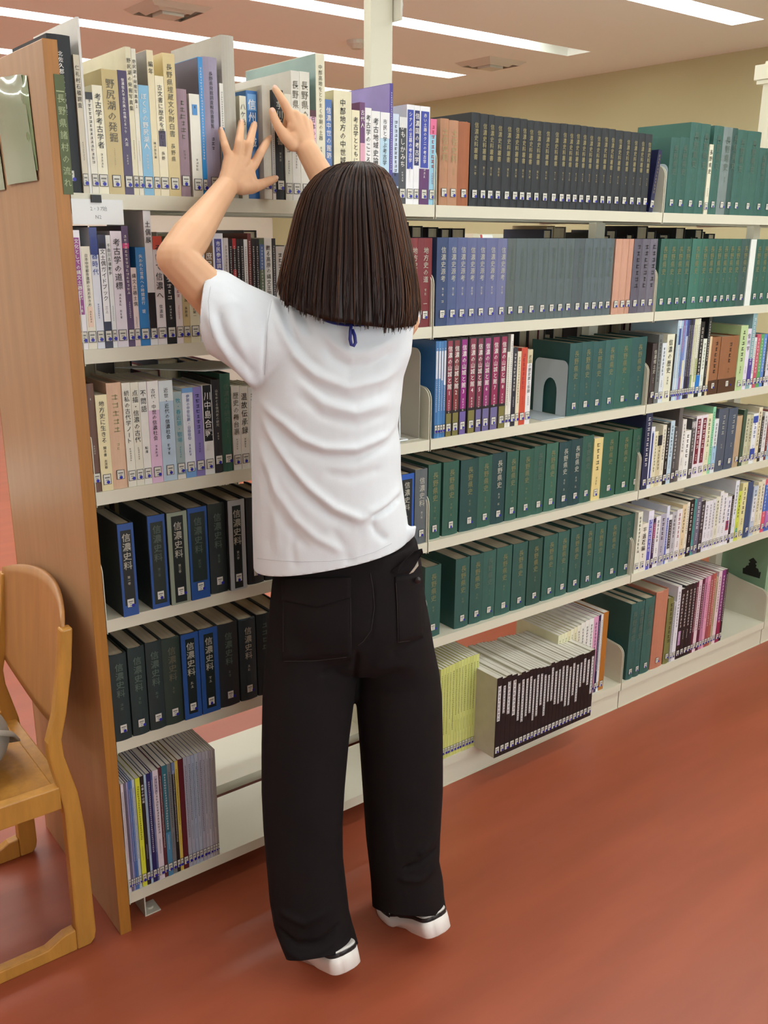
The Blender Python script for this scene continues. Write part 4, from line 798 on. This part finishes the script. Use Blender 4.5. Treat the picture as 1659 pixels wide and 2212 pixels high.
def apply_folds(me, folds, facing=F0):
    v = verts(me); n = norms(me); s = v @ R0; z = v[:, 2]; wgt = np.clip(-(n @ facing), 0, 1)**.6; disp = np.zeros(len(v))
    for pts, amp, wd in folds:
        P = np.array([sz(*q) for q in pts]); best = np.full(len(v), 1e9); tt = np.zeros(len(v)); L = np.concatenate([[0], np.cumsum(np.linalg.norm(np.diff(P, axis=0), axis=1))])
        for i in range(len(P)-1):
            a, d = P[i], P[i+1]-P[i]; u = np.clip(((s-a[0])*d[0] + (z-a[1])*d[1])/(d@d), 0, 1); dist = np.hypot(s-a[0]-u*d[0], z-a[1]-u*d[1])
            m = dist < best; best[m] = dist[m]; tt[m] = (L[i] + u[m]*(L[i+1]-L[i]))/L[-1]
        disp += amp*.95*np.exp(-(best/wd)**2)*np.clip(np.sin(PI*np.clip(tt, .0, 1))*2.2+.12, 0, 1)
    v = v + n*(disp*wgt)[:, None]; setv(me, v)
apply_folds(tme, FOLDS)
def cut(me, co, no):
    bm = bmesh.new(); bm.from_mesh(me); bmesh.ops.bisect_plane(bm, geom=bm.verts[:]+bm.edges[:]+bm.faces[:], plane_co=Vector(co), plane_no=Vector(no), clear_outer=True); bm.to_mesh(me); bm.free()
hl, hr = at(552, 1218, 1.99), at(880, 1158, 1.98); hd_ = at(715, 1226, 1.86)
hn = np.cross(hr-hl, F0*1.0 + Z0*((hd_[2]-(hl[2]*.5+hr[2]*.5))*-6.0)); hn = hn if hn[2] < 0 else -hn
cut(tme, hl, hn)
# sleeve openings
def cut_local(me, co, no, near, rad):
    bm = bmesh.new(); bm.from_mesh(me); co, no, near = Vector(co), Vector(no).normalized(), Vector(near)
    fs = [f for f in bm.faces if (f.calc_center_median()-near).length < rad]
    g_ = set(fs); [g_.update(f.verts) for f in fs]; [g_.update(f.edges) for f in fs]
    bmesh.ops.bisect_plane(bm, geom=list(g_), plane_co=co, plane_no=no, clear_outer=True); bm.to_mesh(me); bm.free()
sc_ = at(447, 680, 1.765); cut_local(tme, sc_, -R0*1 + Z0*.10, sc_, .14)
cut_local(tme, J['shR']*.3+J['elR']*.7, J['elR']-J['shR'], J['elR'], .16)
nk = at(768, 668, 1.80); cut_local(tme, nk - Z0*.035, Z0 + F0*.2, nk, .068)
bm = bmesh.new(); bm.from_mesh(tme); bmesh.ops.solidify(bm, geom=bm.faces[:], thickness=.0016); bm.to_mesh(tme); bm.free()
tme.polygons.foreach_set('use_smooth', [True]*len(tme.polygons))
M_tee = mat('white_cotton', 'e0e4e7', rough=.85, bump=.12, bscale=900, spec=.3); tme.materials.clear(); tme.materials.append(M_tee); child('t_shirt', tme)
# hem stitching and collar
from mathutils.bvhtree import BVHTree
_bt = BVHTree.FromPolygons([v.co for v in tme.vertices], [tuple(p.vertices) for p in tme.polygons]); M_seam = mat('seam_thread', 'c6cace', rough=.8)
for _pts in ([(556, 1206), (600, 1211), (650, 1213), (710, 1212), (765, 1206), (810, 1192), (850, 1172)], [(455, 618), (450, 650), (453, 695), (462, 735)], [(586, 650), (578, 700), (576, 760), (572, 815)]):
    g = []
    for a_, c_ in zip(_pts[:-1], _pts[1:]):
        for k in range(10):
            q = np.array(a_)*(1-k/10)+np.array(c_)*k/10; hit = _bt.ray_cast(Vector(at(q[0], q[1], 1.5)), Vector(ray(q[0], q[1])))
            if hit[0] is not None: g.append(np.array(hit[0]) + F0*.0001)
    if len(g) > 2: b = MB(); b.tube(g, .0007, 6); child('seam', b.mesh('seam', M_seam, True))
b = MB(); nc = at(766, 690, 1.80)
b.tube([nc + R0*.070*math.cos(a) + F0*.058*math.sin(a) + Z0*(.022 + .016*math.sin(a)) for a in np.linspace(-PI, PI, 33)], .0075, 8, cap=False); child('collar', b.mesh('collar', M_tee, True))
M_blue = mat('lanyard_navy', '22287c', rough=.5)
b = MB(); pts = [nc + R0*.069*math.cos(a) + F0*.066*math.sin(a) + Z0*(.016 + .020*math.sin(a)) - F0*.006 for a in np.linspace(-PI*.98, -.02, 20)]
b.tube(pts, .0075, 8, rz=.25); child('lanyard_strap', b.mesh('lanyard_strap', M_blue, True))
b = MB(); q = lambda x, y, d=1.722: at(x, y, d)
b.tube([q(759, 700), q(757, 715), q(756, 733), q(759, 745), q(764, 747), q(768, 740), q(766, 725), q(761, 712)], .0032, 8); child('lanyard_loop', b.mesh('lanyard_loop', M_blue, True))

# ---- trousers
tr = MB()
HIP = [(1165, 600, 900, 1.975, .115), (1210, 594, 910, 1.99, .122), (1260, 588, 915, 2.005, .130), (1310, 583, 922, 2.02, .136), (1360, 580, 928, 2.035, .130), (1400, 590, 925, 2.045, .112), (1430, 640, 890, 2.05, .08)]
tr.loft([ring_px(l, r, py, d, hd, 40, sq=2.4) for py, l, r, d, hd in HIP])
LL = [(1300, 584, 760, 2.02, .115), (1350, 579, 768, 2.025, .112), (1400, 575, 770, 2.03, .108), (1450, 571, 772, 2.035, .105), (1500, 568, 767, 2.04, .105), (1600, 566, 754, 2.05, .10), (1700, 566, 745, 2.06, .095), (1780, 570, 740, 2.07, .092), (1860, 577, 741, 2.08, .09), (1930, 583, 749, 2.09, .09), (1980, 591, 755, 2.095, .088), (2020, 608, 764, 2.09, .10), (2060, 630, 776, 2.072, .112), (2110, 648, 786, 2.065, .112)]
RL = [(1300, 770, 921, 2.03, .115), (1350, 768, 930, 2.045, .112), (1400, 768, 938, 2.06, .106), (1450, 770, 949, 2.08, .10), (1500, 768, 955, 2.09, .10), (1600, 776, 957, 2.115, .098), (1700, 783, 957, 2.14, .095), (1800, 790, 951, 2.16, .092), (1860, 797, 949, 2.175, .09), (1900, 801, 957, 2.185, .09), (1940, 803, 960, 2.19, .088), (1970, 806, 965, 2.172, .112), (2020, 814, 970, 2.165, .112)]
for L_ in (LL, RL): tr.loft([ring_px(l, r, py, d, hd, 32, sq=2.3) for py, l, r, d, hd in L_])
pme = remesh(tr, 'trousers', .0045, 8, .5)
_sz = sz
def sz(px, py): p = at(px, py, 1.90 + (py-1200)/800*.12); return (p @ R0, p[2])
PF = [([(806,1245),(808,1300),(800,1370),(775,1392)], -.003, .003), ([(772,1395),(766,1450),(762,1500)], -.009, .006), ([(760,1420),(720,1445),(690,1452)], -.006, .008), ([(840,1412),(890,1398),(930,1380)], -.006, .012), ([(800,1440),(850,1440),(905,1455)], .004, .014),
      ([(590,2010),(640,2030),(690,2028),(735,2005)], -.009, .007), ([(600,2040),(650,2052),(700,2040),(748,2026)], .005, .007), ([(600,1965),(660,1985),(720,1960)], .005, .009),
      ([(870,1925),(905,1918),(950,1900)], -.009, .007), ([(860,1945),(910,1955),(955,1935)], .006, .008), ([(905,1895),(935,1880),(952,1865)], .005, .007), ([(660,1500),(655,1650),(650,1800)], .003, .03), ([(865,1480),(870,1650),(872,1800)], .003, .03), ([(800,1480),(806,1600),(810,1760)], -.004, .02), ([(720,1500),(706,1650),(700,1780)], -.003, .02)]
apply_folds(pme, PF)
def cut_leg(me, p0, p1, pb, near, rad):
    n_ = np.cross(p1-p0, pb-p0); n_ = n_ if n_[2] < 0 else -n_; cut_local(me, p0, n_, near, rad)
cut_leg(pme, at(628, 2058, 2.09), at(768, 2038, 2.10), at(695, 2074, 1.98), at(695, 2090, 2.08), .14)
cut_leg(pme, at(806, 1952, 2.19), at(958, 1962, 2.20), at(885, 1984, 2.08), at(885, 2000, 2.18), .14)
bm = bmesh.new(); bm.from_mesh(pme); bmesh.ops.solidify(bm, geom=bm.faces[:], thickness=.0015); bm.to_mesh(pme); bm.free()
pme.polygons.foreach_set('use_smooth', [True]*len(pme.polygons))
M_tr = mat('dark_brown_cotton', '191415', rough=.9, bump=.2, bscale=1200, noise=.05, nscale=10, spec=.2); pme.materials.clear(); pme.materials.append(M_tr); child('trousers', pme)
# patch pockets laid on the cloth
from mathutils.bvhtree import BVHTree
bvh = BVHTree.FromPolygons([v.co for v in pme.vertices], [tuple(p.vertices) for p in pme.polygons])
def patch(name, quad, m, off=.0022, n=14, poly=None):
    """quad: corners tl, tr, br, bl as seen from behind; laid onto the trousers along the seat's normal"""
    b = MB(); g = []; N1 = n+1
    for i in range(N1):
        for j in range(N1):
            u, v = i/n, j/n; q = (np.array(quad[0])*(1-u)+np.array(quad[1])*u)*(1-v) + (np.array(quad[3])*(1-u)+np.array(quad[2])*u)*v
            if poly: q = q + np.array(poly(u, v))
            p = at(q[0], q[1], 1.6); hit = bvh.ray_cast(Vector(p), Vector(ray(q[0], q[1])))
            loc, nor = (np.array(hit[0]), np.array(hit[1])) if hit[0] is not None else (at(q[0], q[1], 1.92), -F0)
            if nor @ F0 > 0: nor = -nor
            g.append(loc + nor*off)
    b.add(g, [(i*N1+j, i*N1+j+1, (i+1)*N1+j+1, (i+1)*N1+j) for i in range(n) for j in range(n)])
    me = b.mesh(name, m, True); recalc(me); o = child(name, me)
    md = o.modifiers.new('s', 'SOLIDIFY'); md.thickness = .0018; md.offset = 0; return o
patch('patch_pocket', [(613, 1252), (757, 1248), (760, 1418), (613, 1428)], M_tr)
patch('pocket_flap', [(611, 1249), (759, 1246), (758, 1290), (612, 1296)], M_tr, .0042, poly=lambda u, v: (0, v*19*(1-abs(2*u-1))))
patch('patch_pocket', [(852, 1246), (908, 1240), (912, 1378), (860, 1388)], M_tr)
M_thr = mat('thread_brown', '352b2a', rough=.8)
def stitch(name, pts, r=.0005):
    g = []
    for a, c in zip(pts[:-1], pts[1:]):
        for k in range(8):
            q = np.array(a)*(1-k/8)+np.array(c)*k/8; hit = bvh.ray_cast(Vector(at(q[0], q[1], 1.6)), Vector(ray(q[0], q[1])))
            if hit[0] is not None: g.append(np.array(hit[0]) - F0*.0036)
    b = MB(); b.tube(g, r, 6); child(name, b.mesh(name, M_thr, True))
stitch('seat_seam', [(800, 1236), (806, 1270), (809, 1310), (802, 1360), (785, 1384), (772, 1394)])
stitch('pocket_seam', [(612, 1252), (612, 1428)]); stitch('pocket_seam', [(757, 1250), (759, 1418)]); stitch('pocket_seam', [(613, 1427), (680, 1426), (759, 1417)])
stitch('pocket_seam', [(855, 1258), (858, 1300), (860, 1386), (890, 1382)])
# open pocket mouth with the folded lining and a button
def flat(name, pts, m, d=1.90, th=.002, bend=.006):
    a = [at(x, y, d - (bend if i % 2 else 0)) for i, (x, y) in enumerate(pts)]; b = MB(); b.loft([a, [p + F0*th for p in a]]); me = b.mesh(name, m); recalc(me); child(name, me)
flat('pocket_lining', [(884, 1240), (895, 1226), (903, 1212), (904, 1222), (893, 1236)], mat('lining_cream', 'c9bfae', rough=.8), 1.895)
flat('pocket_mouth', [(843, 1236), (858, 1240), (880, 1240), (890, 1232), (903, 1210), (914, 1195), (912, 1186), (896, 1190), (880, 1206), (862, 1222)], M_tr, 1.885, .004)
b = MB(); bc = at(902, 1253, 1.915); b.tube([bc, bc - F0*.003, bc - F0*.0045], [.0072, .0072, .005], 14); child('pocket_button', b.mesh('pocket_button', mat('button_black', '241f1f', rough=.35), True))

# ---- shoes
M_shw = mat('sneaker_white', 'e6e3de', rough=.5); M_shk = mat('sneaker_black', '1c191b', rough=.4); M_sole = mat('sole_white', 'efe9e2', rough=.45)
def foot_w(x):  # half width along the foot, x from heel 0 to toe 1
    return .0365*(max(0, 1-((.10-x)/.10)**2.6)**(1/2.6) if x < .10 else 1)*(1 + .22*math.exp(-((x-.70)/.22)**2))*(max(0, 1-((x-.78)/.22)**2)**.5 if x > .78 else 1)
def shoe(hx, hy, yaw, lift, mirror):
    L = .238; xb = .63*L; a = math.radians(lift)
    def bend(p):     # p = (along, across, up), heel at 0; raise everything behind the ball of the foot
        x, y, z = p; t = min(1, max(0, (xb + .03 - x)/.06)); ang = a*t
        if x < xb: dx, dz = x-xb, z; x, z = xb + dx*math.cos(a) + dz*math.sin(a)*1, -dx*math.sin(a) + dz*math.cos(a)
        c, s = math.cos(yaw), math.sin(yaw); return (hx + y*c - (x)*s, hy + x*c + y*s, z + .0)
    root = thing('sneaker_tmp', None, None)
    bpy.data.objects.remove(root)
    sho = bpy.data.objects.new('sneaker', None); C.objects.link(sho); sho.parent = reader; sho.matrix_parent_inverse = Matrix.Translation((-.42, .36, 0))
    def sec(name, levels, m):
        xs = [.5-.5*math.cos(PI*i/30) for i in range(31)]; rings = []
        for (z, grow, inset) in levels:
            ring = []
            for sgn in (1, -1):
                seq = xs if sgn == 1 else xs[::-1]
                for x in seq:
                    w_ = foot_w(min(max(x, .0025), .9975))*grow; xx = (x*(1-2*inset) + inset)*L
                    ring.append(bend((xx, sgn*w_ + (.004*math.sin(x*PI)*mirror), z(x))))
            rings.append(ring)
        b = MB(); b.loft(rings); me = b.mesh(name, m, True); recalc(me); o = bpy.data.objects.new(name, me); C.objects.link(o); o.parent = sho; return o
    hs = lambda x: .038 - .016*max(0, min(1, (x-.25)/.45))            # sole thickness
    arch = lambda x: .012*math.exp(-((x-.46)/.10)**2)
    sec('sole', [(arch, .93, .012), (lambda x: arch(x)*.8+.003, 1.04, 0), (lambda x: hs(x)*.6, 1.05, 0), (hs, 1.03, .0)], M_sole)
    sec('side_stripe', [(lambda x: hs(x)-.001, 1.0, .004), (lambda x: hs(x)+.010, .985, .006)], M_shk)
    up = lambda x: hs(x) + .012 + .016*min(1, max(0, (x-.10)/.2)) + .010*math.exp(-((x-.55)/.2)**2) - .006*max(0, (x-.45)/.55)
    sec('upper', [(lambda x: hs(x)+.009, .985, .005), (lambda x: hs(x)+.0125, .95, .012), (lambda x: (hs(x)+up(x))/2+.0065, .86, .04), (up, .55, .10)], M_shw)
    b = MB(); bt = []
    for q in (.02, .10): pass
    return sho
sL = shoe(.309, -.474, 0, 20, -1); sR = shoe(.536, -.517, 0, 22, 1)

# ---- hair: bob falling from a crown whorl
HR_ = [(350, 752, 800, 1.770, .028), (356, 728, 816, 1.770, .050), (366, 704, 832, 1.772, .070), (386, 677, 848, 1.774, .088), (420, 652, 862, 1.776, .102), (460, 638, 873, 1.778, .110), (500, 628, 882, 1.78, .114), (550, 616, 893, 1.783, .117), (600, 604, 902, 1.786, .117), (650, 596, 908, 1.79, .114), (700, 596, 906, 1.792, .108), (730, 600, 900, 1.795, .102)]
HPY = np.array([h[0] for h in HR_], float)
HC = np.array([at((l+r)/2, py, d) for py, l, r, d, hd in HR_]); HW = np.array([(r-l)/2*d/FPX for py, l, r, d, hd in HR_]); HD = np.array([h[4] for h in HR_])
def hair_pt(th, py, dr=0):
    c = np.array([np.interp(py, HPY, HC[:, i]) for i in range(3)]); w_ = np.interp(py, HPY, HW)+dr; d_ = np.interp(py, HPY, HD)+dr
    return c + R0*w_*math.cos(th) + F0*d_*math.sin(th)
def hair_end(th):     # th: 0 right, -90 back, 180 left, +90 face
    t = math.degrees(th) % 360
    return float(np.interp(t, [0, 90, 165, 180, 200, 230, 255, 285, 310, 340, 360], [684, 650, 618, 624, 642, 664, 682, 692, 700, 698, 684]))
FD = math.degrees(math.atan2(HF @ F0, HF @ R0))        # facing direction as an angle in the ring frame
def face_gap(th): return abs((math.degrees(th)-FD+180) % 360-180)
M_h = [mat('hair_deep', '26150e', rough=.42, spec=.3), mat('hair_mid', '3a2217', rough=.42, spec=.35), mat('hair_light', '5e3c25', rough=.42, spec=.35)]
b = MB(); NT, NP = 180, 44; g = []
hr_ = random.Random(5); ph = [hr_.uniform(0, 6) for _ in range(6)]
for j in range(NP+1):
    for i in range(NT):
        th = 2*PI*i/NT; e = hair_end(th) if face_gap(th) > 48 else 425
        f = (j/NP); py = 350 + (e-350)*f**1.5
        rg = .0016*math.sin(th*31+ph[0]) + .001*math.sin(th*57+ph[1]+f*2) + .0012*math.sin(th*13+ph[2]+f)
        g.append(hair_pt(th, py, -.004 + rg*min(1, f*3)))
b.add(g, [(j*NT+i, j*NT+(i+1) % NT, (j+1)*NT+(i+1) % NT, (j+1)*NT+i) for j in range(NP) for i in range(NT)])
me = b.mesh('hair', M_h[0], True); recalc(me); ho = child('hair', me); md = ho.modifiers.new('s', 'SOLIDIFY'); md.thickness = .008; md.offset = -1
# strands
b = MB(); NS = 5200
clump = [(hr_.uniform(0, 2*PI), hr_.gauss(0, 1), hr_.gauss(0, 1), hr_.gauss(0, 1)) for _ in range(170)]; clump.sort(); ct = np.array([c[0] for c in clump])
for s_ in range(NS):
    th0 = hr_.uniform(0, 2*PI); ci = clump[int(np.argmin(np.abs(ct-th0)))]
    if face_gap(th0) < 50: continue
    th0 = th0*.45 + ci[0]*.55 + hr_.gauss(0, .006)
    e = hair_end(th0) + hr_.gauss(-4, 5) + ci[1]*4; st = 351 + abs(hr_.gauss(0, 1))*hr_.choice((3, 20, 60)); lay = hr_.uniform(-.004, .0012) + ci[2]*.0008; K = 13; pts = []
    fly = hr_.random() < .025; sway = ci[3]*.012 + hr_.gauss(0, .004)
    for k in range(K):
        f = k/(K-1); py = st + (e-st)*f**1.35; th = th0 + sway*math.sin(f*3.1+ci[1]) + (hr_.gauss(0, .010) if fly else 0)
        flare = (.004*f**4*(hr_.random() if fly else .4))
        pts.append(hair_pt(th, py, lay + flare - (.006*f**8 if not fly else -.002*f)))
    sidey = abs(math.cos(th0)); b.cur = 2 if hr_.random() < (.06 + .5*sidey**4) else (1 if hr_.random() < .45 + .1*ci[1] else 0)
    w0 = hr_.uniform(.0005, .0011); b.tube(pts, [w0*(.4 if k == 0 else .35 if k == K-1 else 1) for k in range(K)], 3, cap=False)
me = b.mesh('hair_strands', M_h, True); o = child('hair_strands', me); o['kind'] = 'stuff'
